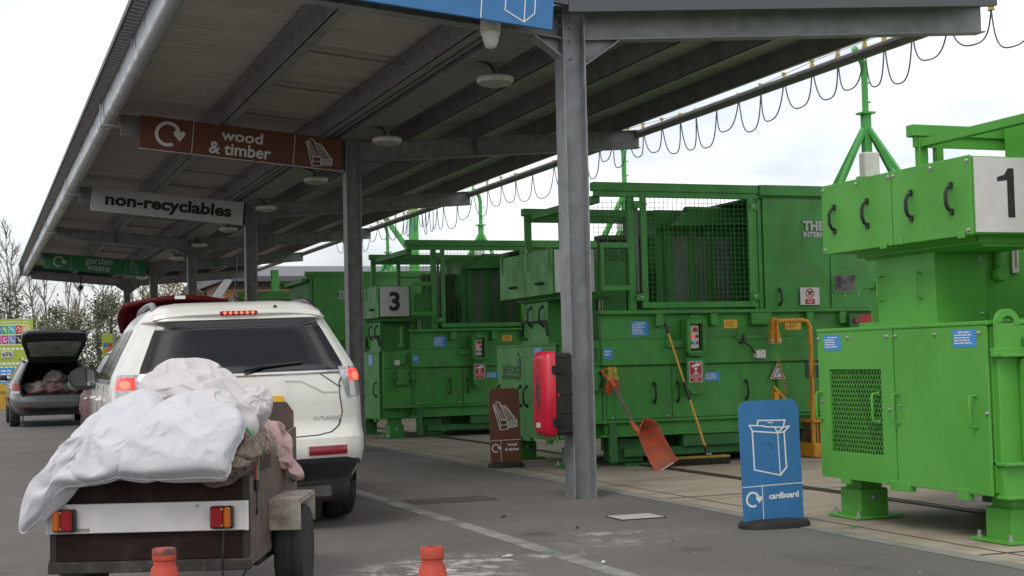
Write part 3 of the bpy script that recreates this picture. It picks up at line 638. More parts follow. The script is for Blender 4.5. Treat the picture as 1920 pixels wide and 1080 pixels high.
def black_handle(b, u, z, h, y=0, horiz=False):
    pts = [(0, 0, -h/2), (0, -.035, -h/2+.02), (0, -.05, -h/2+.055), (0, -.05, h/2-.055), (0, -.035, h/2-.02), (0, 0, h/2)]
    if horiz: pts = [(p[2], p[1], p[0]) for p in pts]
    b.tube([(u+p[0], y+p[1], z+p[2]) for p in pts], .0125, 8)
    for s in (-1, 1):
        if horiz: b.box(u+s*h/2-.02, u+s*h/2+.02, y-.02, y, z-.014, z+.014, .004)
        else: b.box(u-.014, u+.014, y-.02, y, z+s*h/2-.02, z+s*h/2+.02, .004)
def bolt(T, u, z, y, par, r=.013):
    b = MB(T); b.lathe([(r*1.5, 0), (r*1.5, .003), (r, .003), (r, .012), (r*.5, .015)], 8, T=Matrix.Translation((u, y, z)) @ Matrix.Rotation(pi/2, 4, 'X')); return b.build('bolt', STEEL, par)
def label_plate(T, par, u0, u1, z0, z1, y, mat, lines, ink=None, nm='label', head=True):
    b = MB(T); b.box(u0, u1, y-.002, y, z0, z1); p = b.build(nm, mat, par, smooth=0)
    b = MB(T); rg_ = random.Random(int(u0*1000)+lines); h = (z1-z0)/(lines+1.6)
    for k in range(lines):
        zc = z1-h*(k+1.1); fr = rg_.uniform(.62, .92) if not (head and k == 0) else .55
        a = u0+(u1-u0)*.07; e = a+(u1-u0)*.86*fr
        if head and k == 0: a, e = (u0+u1)/2-(u1-u0)*.27, (u0+u1)/2+(u1-u0)*.27
        x = a
        while x < e:
            wd = rg_.uniform(.018, .05)*(u1-u0)/.22; b.box(x, min(x+wd, e), y-.0035, y-.002, zc-h*.22, zc+h*.22); x += wd+.008*(u1-u0)/.22
    b.build('small_print', ink or LETTER_WHITE, p, smooth=0); return p

def compactor(label, dx, Y0, number, P, P2, fresh=False, covered=False):
    t = thing('waste_compactor', label, 'compactor', (5.75+dx, Y0, 0), group='green waste compactors in a row')
    T = Matrix.Translation((-5.75, 0, 0))
    # --- body
    b = MB(T)
    b.box(6.26, 11.6, .04, 2.05, .49, 1.38, .006); b.box(7.05, 11.6, .042, 2.048, 1.38, 1.66)
    b.box(6.26, 7.05, .04, .10, 1.38, 1.66); b.box(6.26, 7.05, 1.95, 2.05, 1.38, 1.66)
    b.box(7.05, 11.6, -.028, 2.1, 1.657, 1.698, .006); b.box(6.22, 7.05, -.03, .12, 1.655, 1.70, .006); b.box(6.22, 7.05, 1.93, 2.1, 1.655, 1.70, .006)
    b.box(6.24, 11.6, -.015, .04, 1.10, 1.375, .006)            # waist band
    b.box(6.24, 11.6, -.005, .04, 1.22, 1.235)
    b.box(6.2, 11.6, -.03, 2.08, .475, .50, .004)
    b.box(6.26, 11.6, .02, 2.0, .345, .475)
    b.box(6.2, 11.6, -.02, 2.06, .325, .348, .003)
    body = b.build('body', P, t)
    for k, x in enumerate((6.94, 7.62, 8.22, 8.86, 9.3, 10.2)):
        b = MB(T); w = .045 if x != 8.22 else .13; b.box(x-w, x+w, -.028, .04, 1.52, 1.655, .006); b.build('rib', P, body)
    b = MB(T)
    for x in (6.3, 8.05, 9.6): b.box(x, x+.09, -.025, .03, .05, .48, .004)
    b.box(7.2, 8.02, .0, .12, .19, .32, .006); b.box(6.5, 9.6, .05, .12, .10, .19, .004); b.box(6.45, 6.75, .1, .5, .04, .3, .006); b.box(7.0, 11, .4, 1.8, .06, .33)
    b.box(6.5, 6.8, .02, .5, .0, .03); b.box(8.8, 9.3, .02, .5, .0, .03); b.box(10.6, 11.2, .1, 2, 0, .33)
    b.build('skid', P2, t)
    # lower side doors
    for x0, x1, hx in ((6.30, 7.085, (6.87,)), (7.095, 8.16, (7.155, 8.02)), (8.5, 9.7, ())):
        b = MB(T); b.box(x0, x1, .028 if x0 < 8.3 else .01, .041, .51, 1.085, .004)
        if x0 > 8.3: b.box(8.42, 8.5, -.0, .04, .5, 1.08, .004)
        d = b.build('side_door', P, t)
        for h in hx:
            b = MB(T); black_handle(b, h, .79, .2, .028); b.build('handle', BLACK, d)
        for u in ((x0+.06), (x1-.05)):
            for z in ((.53,) if x0 < 8 else (.55, 1.03)): bolt(T, u, z, .028 if x0 < 8.3 else .01, d, .009)
    # --- end cabinet
    TS = side(5.75, 0, T)                       # u = -y
    b = MB(T); b.box(5.79, 6.3, .13, 1.98, .31, 1.35, .008); b.box(5.745, 6.3, .11, 2.0, 1.335, 1.362, .006)
    b.box(5.78, 6.22, .12, .14, .32, 1.33); cabn = b.build('cabinet', P, t)
    def door(u0, u1, hole=None):
        b = MB(TS)
        if hole:
            a, c, z0, z1 = hole
            b.box(u0, a, 0, .02, .30, 1.335); b.box(c, u1, 0, .02, .30, 1.335); b.box(a, c, 0, .02, .30, z0); b.box(a, c, 0, .02, z1, 1.335)
        else: b.box(u0, u1, 0, .02, .30, 1.335, .004)
        return b.build('door', P, cabn)
    dl = door(-1.985, -1.075, (-1.845, -1.22, .49, 1.07) if fresh else None); dr = door(-1.065, -.125)
    if fresh:
        b = MB(TS); diamond(b, -1.845, -1.22, .49, 1.07, .012, .032, .5, .0042); b.build('grille', P, dl, smooth=0)
        b = MB(TS); b.box(-1.845, -1.22, .03, .034, .49, 1.07); b.build('grille_recess', DARK, dl)
        for par, us in ((dl, (-1.95, -1.26)), (dr, (-1.03, -.24))):
            for u in us:
                b = MB(TS); ring_handle(b, u, .81, .19, .05, .009); b.box(u-.016, u+.016, -.004, 0, .70, .73); b.box(u-.016, u+.016, -.004, 0, .89, .92); b.build('handle', P, par)
        for par, us in ((dl, (-1.97, -1.6, -1.14)), (dr, (-1.04, -.62, -.19))):
            for u in us: bolt(TS, u, 1.29, 0, par, .011)
        bolt(TS, -1.13, .8, 0, dl, .01); bolt(TS, -1.0, .83, 0, dr, .007); bolt(TS, -.14, .80, 0, dr, .011); bolt(TS, -1.93, .84, 0, dl, .007)
        label_plate(TS, dl, -1.90, -1.69, 1.205, 1.315, 0, STICK_BLUE, 5); label_plate(TS, dr, -.44, -.215, 1.205, 1.315, 0, STICK_BLUE, 5)
    else:
        for par, us in ((dl, (-1.9, -1.2)), (dr, (-1.0, -.3))):
            for u in us:
                b = MB(TS); black_handle(b, u, .77, .22); b.build('handle', BLACK, par)
        for par, us in ((dl, (-1.9, -1.15)), (dr, (-.98, -.2))):
            for u in us: bolt(TS, u, 1.22, 0, par, .01); bolt(TS, u, .45, 0, par, .009)
        b = MB(TS); b.text('THETFORD', -1.53, 1.07, 0, w=.56, h=.10, bold=.012); b.text('INTERNATIONAL', -1.53, .985, 0, w=.56, h=.055, bold=.01); b.build('lettering', INK, dl, smooth=0)
        b = MB(TS); rg_ = random.Random(2)
        for k in range(9):
            a = -1.9+k*.42; b.stroke([(-1.27+.085*cos(a+q*.22), 1.11+.15*sin(a+q*.22)) for q in range(2+k % 2)], .012+.006*(k % 3))
        for k in range(7): b.stroke([(-1.29+.02*k*.6, 1.17-.035*k), (-1.22+.018*(k % 3), 1.19-.033*k)], .012)
        b.build('bird_emblem', INK, dl, smooth=0)
        label_plate(TS, dr, -.75, -.5, 1.14, 1.32, 0, STICK_BLUE, 6)
    for (u0, u1, z0, z1) in ((-1.73, -1.63, .265, .345), (-1.15, -.93, .265, .33), (-.44, -.34, .26, .33)):
        b = MB(TS); b.box(u0, u1, -.012, .04, z0, z1, .003); b.build('catch', P, cabn)
    # --- legs
    for y in (.17, 1.77):
        b = MB(T); b.box(5.93, 6.11, y, y+.19, .12, .33, .006); lg = b.build('leg', P, t)
        b = MB(T); b.box(5.90, 6.14, y-.03, y+.22, .012, .215, .01); b.build('leg_sleeve', P, lg)
        b = MB(T); b.box(5.83, 6.22, y-.09, y+.28, .006, .026, .003); b.build('foot_plate', P, lg)
        bolt(T, 6.02, .15, y-.03, lg, .016)
        for (xx, yy) in ((5.87, y-.05), (6.18, y+.24), (5.87, y+.24)):
            b = MB(T); b.lathe([(.022, .0), (.022, .012), (.012, .012), (.012, .04)], 8, c=(xx, yy, .026)); b.build('anchor_bolt', STEEL, lg)
    # --- side plates, lug
    if fresh:
        b = MB(T); b.box(5.80, 6.24, .085, .13, .5, 1.33, .005); b.box(5.78, 6.24, .02, .14, .485, .505, .003); b.box(5.80, 6.24, .07, .14, .30, .485, .004); b.box(5.78, 6.24, .02, .13, .285, .305, .003); b.box(5.94, 6.24, -.03, .085, .5, 1.14, .02); b.box(5.78, 6.24, .02, .1, 1.14, 1.16, .003); b.box(5.98, 6.25, -.03, .085, 1.16, 1.26, .01)
        b.build('side_fin', P, t)
    else:
        b = MB(T); b.box(5.80, 6.255, .05, .13, .49, 1.36, .005); b.box(5.79, 6.26, -.02, .13, .475, .495, .003); b.box(5.80, 6.255, .03, .05, 1.10, 1.36, .004); sp_ = b.build('side_panel', P, t)
        b = MB(T); b.box(6.0, 6.22, -.05, .05, .83, 1.06, .008); b.box(5.95, 6.0, -.02, .05, .92, 1.0, .006); b.box(6.22, 6.28, -.02, .03, .9, 1.02, .006); hb_ = b.build('hatch_box', P, sp_)
        b = MB(T); black_handle(b, 6.19, .95, .15, -.05); b.build('handle', BLACK, hb_)
        b = MB(T); b.box(5.97, 6.05, -.02, .03, 1.14, 1.22, .008); b.build('junction_box', WHITEP, sp_)
        b = MB(T); b.tube([(6.05, 0, 1.16), (6.12, -.01, 1.13), (6.18, 0, 1.18), (6.18, .02, 1.3)], .008, 6); b.build('lead', BLACK, sp_)
    TL = T @ Matrix.Translation((-.20+6.06*.12, .02, .03+1.2*.12)) @ Matrix.Scale(.88, 4) if fresh else T @ Matrix.Translation((6.1, .02, .32)) @ Matrix.Rotation(radians(78), 4, 'Z') @ Matrix.Translation((-6.06, -.05, 0))
    b = MB(TL); n = 18; o_, i_ = [], []
    for k in range(n+1):
        a = -.25+(pi+.25)*k/n; o_.append((6.06+.10*cos(a), 1.33+.10*sin(a))); i_.append((6.06+.055*cos(a), 1.335+.045*sin(a)))
    for k in range(n): b.prism([o_[k], o_[k+1], i_[k+1], i_[k]], .04, .075, 'y')
    b.prism([(5.96, 1.12), (6.17, 1.12), (6.16, 1.33), (5.96, 1.33), ], .043, .073, 'y'); b.box(5.94, 6.2, .03, .09, 1.10, 1.16, .004)
    b.build('lifting_lug', P, t)
    # --- neck covers and upper box
    TN = side(6.0, 0, T)
    b = MB(T); b.box(6.0, 6.42, .93, 1.58, 1.36, 1.93, .004); nk = b.build('neck_cover', P, t)
    b = MB(T); b.box(6.16, 6.5, 1.58, 1.79, 1.39, 1.93, .004); b.box(6.05, 6.3, 1.62, 1.9, 1.362, 1.40, .004); b.build('neck_side', P, nk)
    if fresh:
        for u in (-1.52, -1.08):
            b = MB(TN); ring_handle(b, u, 1.63, .17, .045, .008); b.build('handle', P, nk)
        bolt(T, 6.37, 1.8, .93, nk, .01); bolt(T, 6.37, 1.43, .93, nk, .01)
    else:
        for u in (-1.45, -1.08):
            b = MB(TN); black_handle(b, u, 1.68, .22); b.build('handle', BLACK, nk)
        b = MB(TN); b.tube([(-1.62, -.05, 1.62), (-.9, -.05, 1.62)], .011, 8); b.tube([(-1.62, -.05, 1.63), (-1.66, -.03, 1.45)], .016, 6); b.tube([(-.9, -.05, 1.63), (-.88, -.03, 1.45)], .02, 6); b.build('clamp_bar', BLACK, nk)
    b = MB(T); b.box(6.42, 7.0, .95, 1.75, 1.42, 2.3, .004); b.box(6.42, 6.7, .90, 1.0, 1.36, 1.43, .004)
    b.build('ram_housing', P, t)
    b = MB(T); b.tube([(6.51, .92, 1.95), (6.51, .92, 1.72)], .022, 8); b.lathe([(.055, 0), (.06, .02), (.05, .05)], 14, T=T.inverted() @ T @ Matrix.Translation((6.52, .93, 1.70)) @ Matrix.Rotation(pi/2, 4, 'X')); b.build('drain_pipe', P, t)
    b = MB(T); b.box(6.63, 6.685, .915, .95, 1.70, 1.90, .004); g = b.build('level_gauge', STEEL, t)
    b = MB(T); b.box(6.648, 6.667, .911, .915, 1.74, 1.86); b.build('gauge_glass', pm('gauge_amber', (.25, .19, .07), .2), g)
    if fresh: label_plate(T, t, 6.76, 6.92, 1.62, 1.81, .95, STICK_OR, 4, INK, 'sticker')
    TU = side(5.80, 0, T)
    b = MB(T); b.box(5.815, 6.34, .285, 1.945, 1.905, 2.395, .006); ub = b.build('upper_box', P, t)
    b = MB(T); b.box(5.95, 6.55, .40, 1.75, 1.86, 1.91, .004); b.prism([(5.9, 1.905), (6.5, 1.905), (6.5, 1.84), (6.0, 1.84)], .42, 1.7, 'y'); b.build('under_tray', P, ub)
    for u0, u1 in ((-1.95, -1.105), (-1.095, -.28)):
        b = MB(TU); b.box(u0, u1, 0, .016, 1.90, 2.40, .004); d = b.build('access_panel', P, ub)
        if fresh:
            for q in (.2, .68) if u0 < -1.5 else (.27, .78):
                b = MB(TU); black_handle(b, u0+(u1-u0)*q, 2.145, .17); b.build('handle', BLACK, d)
            for q in (.03, .52, .97): bolt(TU, u0+(u1-u0)*q, 2.365, 0, d, .011)
            bolt(TU, u0+.03 if u0 < -1.5 else u1-.03, 1.93, 0, d, .011)
            b = MB(TU); b.box(u0+.1, u0+.115, -.006, 0, 1.9, 1.94); b.box(u1-.13, u1-.06, -.012, 0, 1.885, 1.925, .003); b.build('catch', P, d)
        else:
            b = MB(TU); black_handle(b, (u0+u1)/2+.05, 2.03, .17, horiz=True); b.build('handle', BLACK, d)
            for q in (.04, .55, .96): bolt(TU, u0+(u1-u0)*q, 2.37, 0, d, .01)
            for q in (.1, .9):
                b = MB(TU); u = u0+(u1-u0)*q; b.box(u-.012, u+.012, -.01, 0, 2.2, 2.41, .003); b.lathe([(.03, -.01), (.03, .01)], 12, T=Matrix.Translation((u, .0, 2.41)) @ Matrix.Rotation(pi/2, 4, 'X')); b.build('hinge', P, d)
    if number:
        b = MB(T); b.box(5.83, 6.30, .272, .284, 1.915, 2.385, .002); pl = b.build('number_plate', BOARD_WHITE, t)
        b = MB(T); (b.prism([(6.075, 2.01), (6.075, 2.245), (6.0, 2.235), (6.0, 2.262), (6.055, 2.278), (6.085, 2.32), (6.128, 2.32), (6.128, 2.01)], .270, .272, 'y') if number == '1' else b.text(number, 6.065, 2.15, .272, h=.31, bold=.035)); b.build('number', INK, pl, smooth=0)
    # --- cage
    cg = lambda nm='cage_post', m_=None: b.build(nm, m_ or P, t)
    if not covered:
        b = MB(T); b.box(6.60, 6.68, .0, .06, 1.70, 2.99, .004); cg()
        b = MB(T); b.box(6.68 if fresh else 6.15, 6.76 if fresh else 6.23, 1.96, 2.02, 2.3, 2.8 if fresh else 2.93, .004); cg()
        b = MB(T); b.box(6.84 if fresh else 6.60, 6.90 if fresh else 6.66, 1.96, 2.02, 1.70, 2.75 if fresh else 2.93, .004); cg()
        b = MB(T); b.box(8.16, 8.21, .0, .06, 1.70, 2.99, .004); cg()
        b = MB(T)
        b.box(6.275, 6.60, .0, .05, 2.385, 2.445, .004); b.box(6.275, 6.6, .0, .05, 1.915, 1.975, .004); b.box(6.275, 6.30, .0, .05, 1.975, 2.385)
        fr = b.build('side_frame', P, t)
        b = MB(T); diamond(b, 6.30, 6.6, 1.975, 2.385, .03, .036, .45, .006); b.build('expanded_mesh', P, fr, smooth=0)
        b = MB(T); welded(b, 6.2, 6.6, 2.445, 2.92, .03); b.build('welded_mesh', P2, fr, smooth=0)
        b = MB(T); b.box(6.80, 6.80, 0, 0, 0, 0); b.v.clear(); b.f.clear()
        b.box(6.74, 6.81, -.035, .0, 1.72, 2.97, .004); b.box(8.08, 8.15, -.035, .0, 1.72, 2.97, .004); b.box(6.81, 8.08, -.035, .0, 1.72, 1.785, .004); b.box(6.81, 8.08, -.035, 0, 2.945, 2.97)
        for z in (1.80, 2.82):
            for x in (6.68, 8.12): b.box(x-.02, x+.08, -.05, -.035, z, z+.08, .004)
        gt = b.build('mesh_gate', P, t)
        b = MB(T); welded(b, 6.81, 8.08, 1.785, 2.945, -.015); b.build('welded_mesh', P2, gt, smooth=0)
        for (x, z) in ((6.8, 2.86), (8.14, 2.86), (6.72, 1.84), (8.14, 1.84)): bolt(T, x, z, -.05, gt, .01)
        b = MB(T); b.box(6.70, 6.735, .03, .05, 1.9, 2.85); b.build('gas_strut', GALV, t)
        # far side of the cage
        
        # hopper seen through the gate
        b = MB(T); b.box(7.42, 9.6, 1.0, 1.9, 1.70, 2.92); b.prism([(7.45, 2.70), (7.75, 2.90), (9.6, 2.95), (9.6, 2.74)], .7, 1.0, 'y'); b.box(8.9, 9.0, .1, 1.0, 1.7, 2.93)
        for x in (7.52, 7.82, 8.06, 8.4, 8.7): b.box(x, x+.09, .93, 1.0, 1.70, 2.7, .004)
        b.tube([(7.75, .85, 2.86), (8.3, .85, 2.86)], .09, 12)
        b.build('hopper', P, t)
        b = MB(T); b.box(7.61, 7.82, .95, 1.0, 1.70, 2.6); b.box(7.91, 8.06, .95, 1.0, 1.70, 2.6); b.box(8.16, 8.38, .95, 1.0, 1.7, 2.6); b.build('bin_lift_plate', HOPPER, t)
        b = MB(T); b.box(6.85, 7.42, 1.35, 1.42, 1.70, 2.60)
        for x in (6.9, 7.05, 7.2): b.box(x, x+.05, 1.28, 1.35, 1.7, 2.6, .004)
        b.box(6.83, 7.45, 1.26, 1.45, 2.58, 2.64, .004); b.box(6.9, 7.15, 1.2, 1.35, 2.0, 2.05)
        if not fresh: b.build('tipping_frame', RUSTY, t)
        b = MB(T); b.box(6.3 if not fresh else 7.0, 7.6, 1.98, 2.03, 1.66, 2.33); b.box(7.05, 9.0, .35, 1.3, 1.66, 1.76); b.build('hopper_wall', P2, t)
        xr = 6.17
    else:
        xr = 6.25
        b = MB(T); b.box(6.35, 8.3, .04, 2.0, 1.70, 2.95); b.build('hopper', P2, t)
    b = MB(T); b.box(xr, 8.22, -.05, .05, 3.005, 3.10, .008); b.box(xr+.03, 8.22, -.03, .04, 2.945, 3.005, .004); rl = b.build('top_rail', P, t)
    b = MB(T); b.box(8.221, 11.5, -.07, .06, 2.985, 3.105, .008); b.box(8.221, 11.5, .0, 2.0, 2.96, 2.985); b.build('roof_edge', P, t)
    b = MB(T); xf, zd = (6.62, -.13) if fresh else (6.12, 0); b.box(xf, 11.0, 1.95, 2.04, 2.93+zd, 3.02+zd, .006); b.box(xf+.03, 8.6, 1.97, 2.0, 2.85+zd, 2.93+zd); b.build('top_rail', P, t)
    b = MB(T); b.bar((6.72 if fresh else 6.25, .06, 2.92+zd*1.3), (6.72 if fresh else 6.25, 1.95, 2.92+zd*1.3), .07 if fresh else .09, .06 if fresh else .08); b.build('cross_rail', P, t)
    # --- cover panel (cross-broken sheet)
    xa = 8.28 if not covered else 6.42; xb = xa+1.62 if not covered else xa+2.5
    b = MB(T); cxp, czp = (xa+xb)/2, 2.33
    b.add([(xa, -.02, 1.70), (xb, -.02, 1.70), (xb, -.02, 2.955), (xa, -.02, 2.955), (cxp-.15, -.045, czp), (cxp+.15, -.045, czp)], [(0,1,5,4),(1,2,5),(2,3,4,5),(3,0,4)])
    b.box(xa, xb, -.02, .04, 1.70, 2.955); pnl = b.build('cover_panel', P, t, smooth=0)
    b = MB(T); b.box(xa-.06, xa-.008, .0, .05, 1.70, 2.95, .004); cg('cover_post')
    xo = xa-8.28
    b = MB(T); b.text('THETFORD', 8.79+xo, 2.645, -.045, h=.115, bold=.05, align='LEFT', spacing=1.06); b.text('INTERNATIONAL', 8.79+xo, 2.545, -.045, h=.065, bold=.045, align='LEFT'); b.build('lettering', LETTER_GREY, pnl, smooth=0)
    if not covered:
        b = MB(T); black_handle(b, 8.46, 1.83, .17, -.03); b.build('handle', BLACK, pnl)
        b = MB(T); b.box(8.72, 8.975, -.049, -.045, 1.735, 1.935, .002); sg = b.build('prohibition_sign', BOARD_WHITE, pnl)
        b = MB(T); b.box(8.785, 8.91, -.052, -.049, 1.745, 1.805); n = 20
        for k in range(n):
            a0, a1 = 2*pi*k/n, 2*pi*(k+1)/n
            b.prism([(8.848+.056*cos(a0), 1.868+.056*sin(a0)), (8.848+.056*cos(a1), 1.868+.056*sin(a1)), (8.848+.044*cos(a1), 1.868+.044*sin(a1)), (8.848+.044*cos(a0), 1.868+.044*sin(a0))], -.052, -.049, 'y')
        b.stroke([(8.81, 1.906), (8.886, 1.83)], .012, .003, -.049); b.build('red_ring', STICK_RED, sg, smooth=0)
        b = MB(T); b.prism([(8.822, 1.885), (8.85, 1.897), (8.88, 1.89), (8.875, 1.865), (8.85, 1.868), (8.84, 1.84), (8.825, 1.842), (8.83, 1.868)], -.051, -.049, 'y'); b.build('pictogram', INK, sg, smooth=0)
        b = MB(T); b.text('Do not\nenter the\nhopper', 8.848, 1.775, -.052, h=.045, bold=.01, line=.95); b.build('small_print', LETTER_WHITE, sg, smooth=0)
        b = MB(T); b.box(9.16, 9.5, -.036, -.02, 1.87, 2.10, .003); wn = b.build('view_window', P, pnl)
        b = MB(T); b.box(9.19, 9.47, -.0385, -.036, 1.895, 2.075); b.build('grimy_pane', pm('grimy_pane', (.12, .11, .10), .3, var=.9, scale=9, dirt=(.02, .02, .018), dirt_amt=.9, dirt_scale=7), wn)
        for x in (9.15, 9.33, 9.51):
            for z in (1.85, 2.12): bolt(T, x, z, -.03, pnl, .008)
        for x in (9.14,): 
            b = MB(T); b.box(x-.003, x+.003, -.048, -.03, 1.71, 2.3); b.build('seam', P2, pnl)
        b = MB(T); b.box(9.9, 11.4, -.01, .04, 1.70, 2.955); b.build('rear_panel', P, t)
    # --- control station
    b = MB(T)
    for (x0, x1, z0, z1) in ((7.22, 7.265, 1.21, 1.59), (7.415, 7.46, 1.21, 1.59), (7.265, 7.415, 1.21, 1.245), (7.265, 7.415, 1.535, 1.59)): b.box(x0, x1, -.13, .03, z0, z1, .006)
    b.box(7.265, 7.415, -.03, .03, 1.245, 1.535); b.box(7.28, 7.40, -.1, -.06, 1.59, 1.63, .004); b.box(7.0, 7.22, -.05, .02, 1.28, 1.36, .004); b.box(7.25, 7.43, -.12, -.06, 1.185, 1.212, .004); cb = b.build('control_box', P, t)
    b = MB(T); b.box(7.268, 7.412, -.06, -.03, 1.25, 1.53); b.build('box_lining', DARK, cb)
    b = MB(T); b.box(7.272, 7.39, -.075, -.06, 1.265, 1.525, .004); fp = b.build('control_plate', WHITEP, cb)
    for (x, z, m_, r) in ((7.345, 1.475, STICK_RED, .024), (7.305, 1.40, LAMP_RED, .015), (7.36, 1.40, BLACK, .014), (7.305, 1.33, STICK_BLUE, .014), (7.36, 1.33, STICK_BLUE, .014)):
        b = MB(T); b.lathe([(r*.8, 0), (r, .006), (r, .02), (r*.7, .028)], 12, T=Matrix.Translation((x, -.075, z)) @ Matrix.Rotation(pi/2, 4, 'X')); b.build('button', m_, fp)
    b = MB(T); b.lathe([(.024, .0), (.024, .004)], 14, T=Matrix.Translation((7.335, -.076, 1.477)) @ Matrix.Rotation(pi/2, 4, 'X')); b.build('button_ring', STICK_YEL, fp)
    b = MB(T); b.prism([(7.235, 1.17), (7.46, 1.17), (7.46, .83), (7.40, .765), (7.30, .765), (7.235, .83)], -.06, -.04, 'y'); b.box(7.3, 7.4, -.04, .03, .9, 1.0); ep = b.build('stop_board', P, t)
    b = MB(T); b.box(7.262, 7.425, -.063, -.06, .895, 1.125); sp = b.build('stop_sign', BOARD_WHITE, ep, smooth=0)
    b = MB(T); b.box(7.272, 7.415, -.065, -.063, .975, 1.115); b.box(7.272, 7.415, -.065, -.063, .902, .968); b.build('red_field', STICK_RED, sp, smooth=0)
    b = MB(T); b.prism([(7.285, 1.07), (7.36, 1.105), (7.40, 1.10), (7.40, 1.075), (7.30, 1.058)], -.067, -.065, 'y'); b.box(7.325, 7.365, -.067, -.065, 1.035, 1.053); b.box(7.338, 7.352, -.067, -.065, .995, 1.035); b.box(7.31, 7.38, -.067, -.065, .985, .995)
    b.text('Emergency\nstop', 7.3435, .935, -.065, w=.12, h=.05, bold=.012); b.build('pictogram', LETTER_WHITE, sp, smooth=0)
    label_plate(T, t, 6.62, 6.83, 1.415, 1.58, .04, STICK_BLUE, 8); label_plate(T, t, 7.47, 7.69, .90, 1.0, .028, STICK_BLUE, 4)
    label_plate(T, t, 6.17+.09, 6.36, 1.17, 1.29, -.015, STICK_BLUE, 2, head=False)
    label_plate(T, t, 7.77, 7.94, 1.485, 1.58, .04, STICK_YEL, 3, STICK_RED); label_plate(T, t, 8.56, 8.77, 1.455, 1.555, .04, STICK_YEL, 3, STICK_RED)
    b = MB(T); b.box(8.10, 8.22, -.1, -.015, 1.14, 1.235, .008); jb = b.build('junction_box', WHITEP, t)
    b = MB(T); b.tube([(7.92, -.02, 1.32), (7.97, -.05, 1.33), (7.97, -.05, 1.42)], .012, 6); b.tube([(7.97, -.05, 1.33), (8.04, -.06, 1.28), (8.10, -.06, 1.2)], .01, 6); b.build('lead', BLACK, jb)
    b = MB(T); b.box(7.88, 8.3, -.03, -.0, 1.36, 1.40, .003); b.build('bracket', P, t)
    b = MB(T); b.prism([(8.32, .90), (8.52, .90), (8.42, 1.08)], -.002, .01, 'y'); wt = b.build('warning_triangle', BOARD_WHITE, t, smooth=0)
    b = MB(T); b.stroke([(8.345, .915), (8.495, .915), (8.42, 1.05), (8.345, .915)], .012, .002, -.002); b.build('red_edge', STICK_RED, wt, smooth=0)
    b = MB(T); b.stroke([(8.40, .945), (8.44, .985)], .022, .002, -.002); b.build('pictogram', STICK_BLUE, wt, smooth=0)
    b = MB(T); b.box(8.79, 9.02, .004, .01, .90, 1.09); dp = b.build('maker_plate', pm('dark_green_plate', (.012, .04, .025), .4), t)
    b = MB(T); b.text('THETFORD', 8.905, 1.055, .004, w=.16, bold=.02); b.build('lettering', LETTER_GREY, dp, smooth=0)
    # second control box further along
    b = MB(T); b.box(9.35, 9.5, -.08, .04, 1.47, 1.62, .006); c2 = b.build('switch_box', P2, t)
    b = MB(T); b.lathe([(.03, 0), (.034, .01), (.026, .03)], 14, T=Matrix.Translation((9.43, -.08, 1.55)) @ Matrix.Rotation(pi/2, 4, 'X')); b.build('button', STICK_RED, c2)
    b = MB(T); b.box(9.54, 9.7, -.003, .04, 1.47, 1.62); b.build('red_sign', STICK_RED, t)
    # --- cable mast
    mx_, my = 10.55, 1.2
    b = MB(T); b.box(mx_-.35, mx_+.35, my-.35, my+.35, 3.0, 3.12, .006); b.prism([(mx_-.28, 3.12), (mx_+.28, 3.12), (mx_+.1, 3.42), (mx_-.1, 3.42)], my-.1, my+.1, 'y')
    b.box(mx_-.05, mx_+.05, my-.05, my+.05, 3.1, 4.22, .004); b.box(mx_-.09, mx_+.09, my-.09, my+.09, 4.21, 4.235); mst = b.build('mast', GREEN_BRT if not fresh else P, t)
    b = MB(T); b.tube([(mx_, my, 4.22), (mx_, my, 4.75), (mx_-.03, my-.02, 4.86), (mx_-.1, my-.05, 4.95), (mx_-.2, my-.09, 5.03)], .042, 10)
    for z in (4.35, 4.6): b.tube([(mx_-.02, my, z), (mx_+.08, my, z+.02)], .012, 6)
    b.build('mast_tube', GREEN_BRT if not fresh else P, mst)
    for (qx, qy) in ((-.62, -.1), (.55, -.1), (-.25, .7), (.3, -.65)):
        b = MB(T); b.bar((mx_+qx, my+qy, 3.02), (mx_+qx*.06, my+qy*.06, 4.02), .07, .05); b.build('brace', GREEN_BRT if not fresh else P, mst)
    b = MB(T); b.box(mx_-.24, mx_-.02, my-.30, my-.16, 3.36, 3.68, .012); b.build('junction_box', WHITEP, mst)
    return t
RUSTY = pm('rusty_green_frame', (.085, .105, .06), .65, var=.4, scale=3, dirt=(.11, .05, .025), dirt_amt=.8, streak=.5)
LAMP_RED = pm('lit_red_button', (.6, .02, .02), .3, emit=(1, .03, .03), estr=.8)
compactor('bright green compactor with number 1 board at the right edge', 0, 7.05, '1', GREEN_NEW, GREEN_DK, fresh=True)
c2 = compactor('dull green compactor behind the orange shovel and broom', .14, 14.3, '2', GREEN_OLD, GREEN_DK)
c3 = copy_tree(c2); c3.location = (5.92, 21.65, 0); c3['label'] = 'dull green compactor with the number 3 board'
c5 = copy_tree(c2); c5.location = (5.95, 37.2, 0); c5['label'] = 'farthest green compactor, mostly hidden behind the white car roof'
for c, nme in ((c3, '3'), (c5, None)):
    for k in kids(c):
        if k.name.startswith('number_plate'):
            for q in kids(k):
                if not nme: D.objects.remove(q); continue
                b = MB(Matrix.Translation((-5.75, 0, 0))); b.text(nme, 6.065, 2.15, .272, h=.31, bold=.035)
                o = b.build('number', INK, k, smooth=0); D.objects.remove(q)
compactor('green compactor with a long closed cover just left of the second canopy post', .17, 29.3, None, GREEN_OLD, GREEN_DK, covered=True)
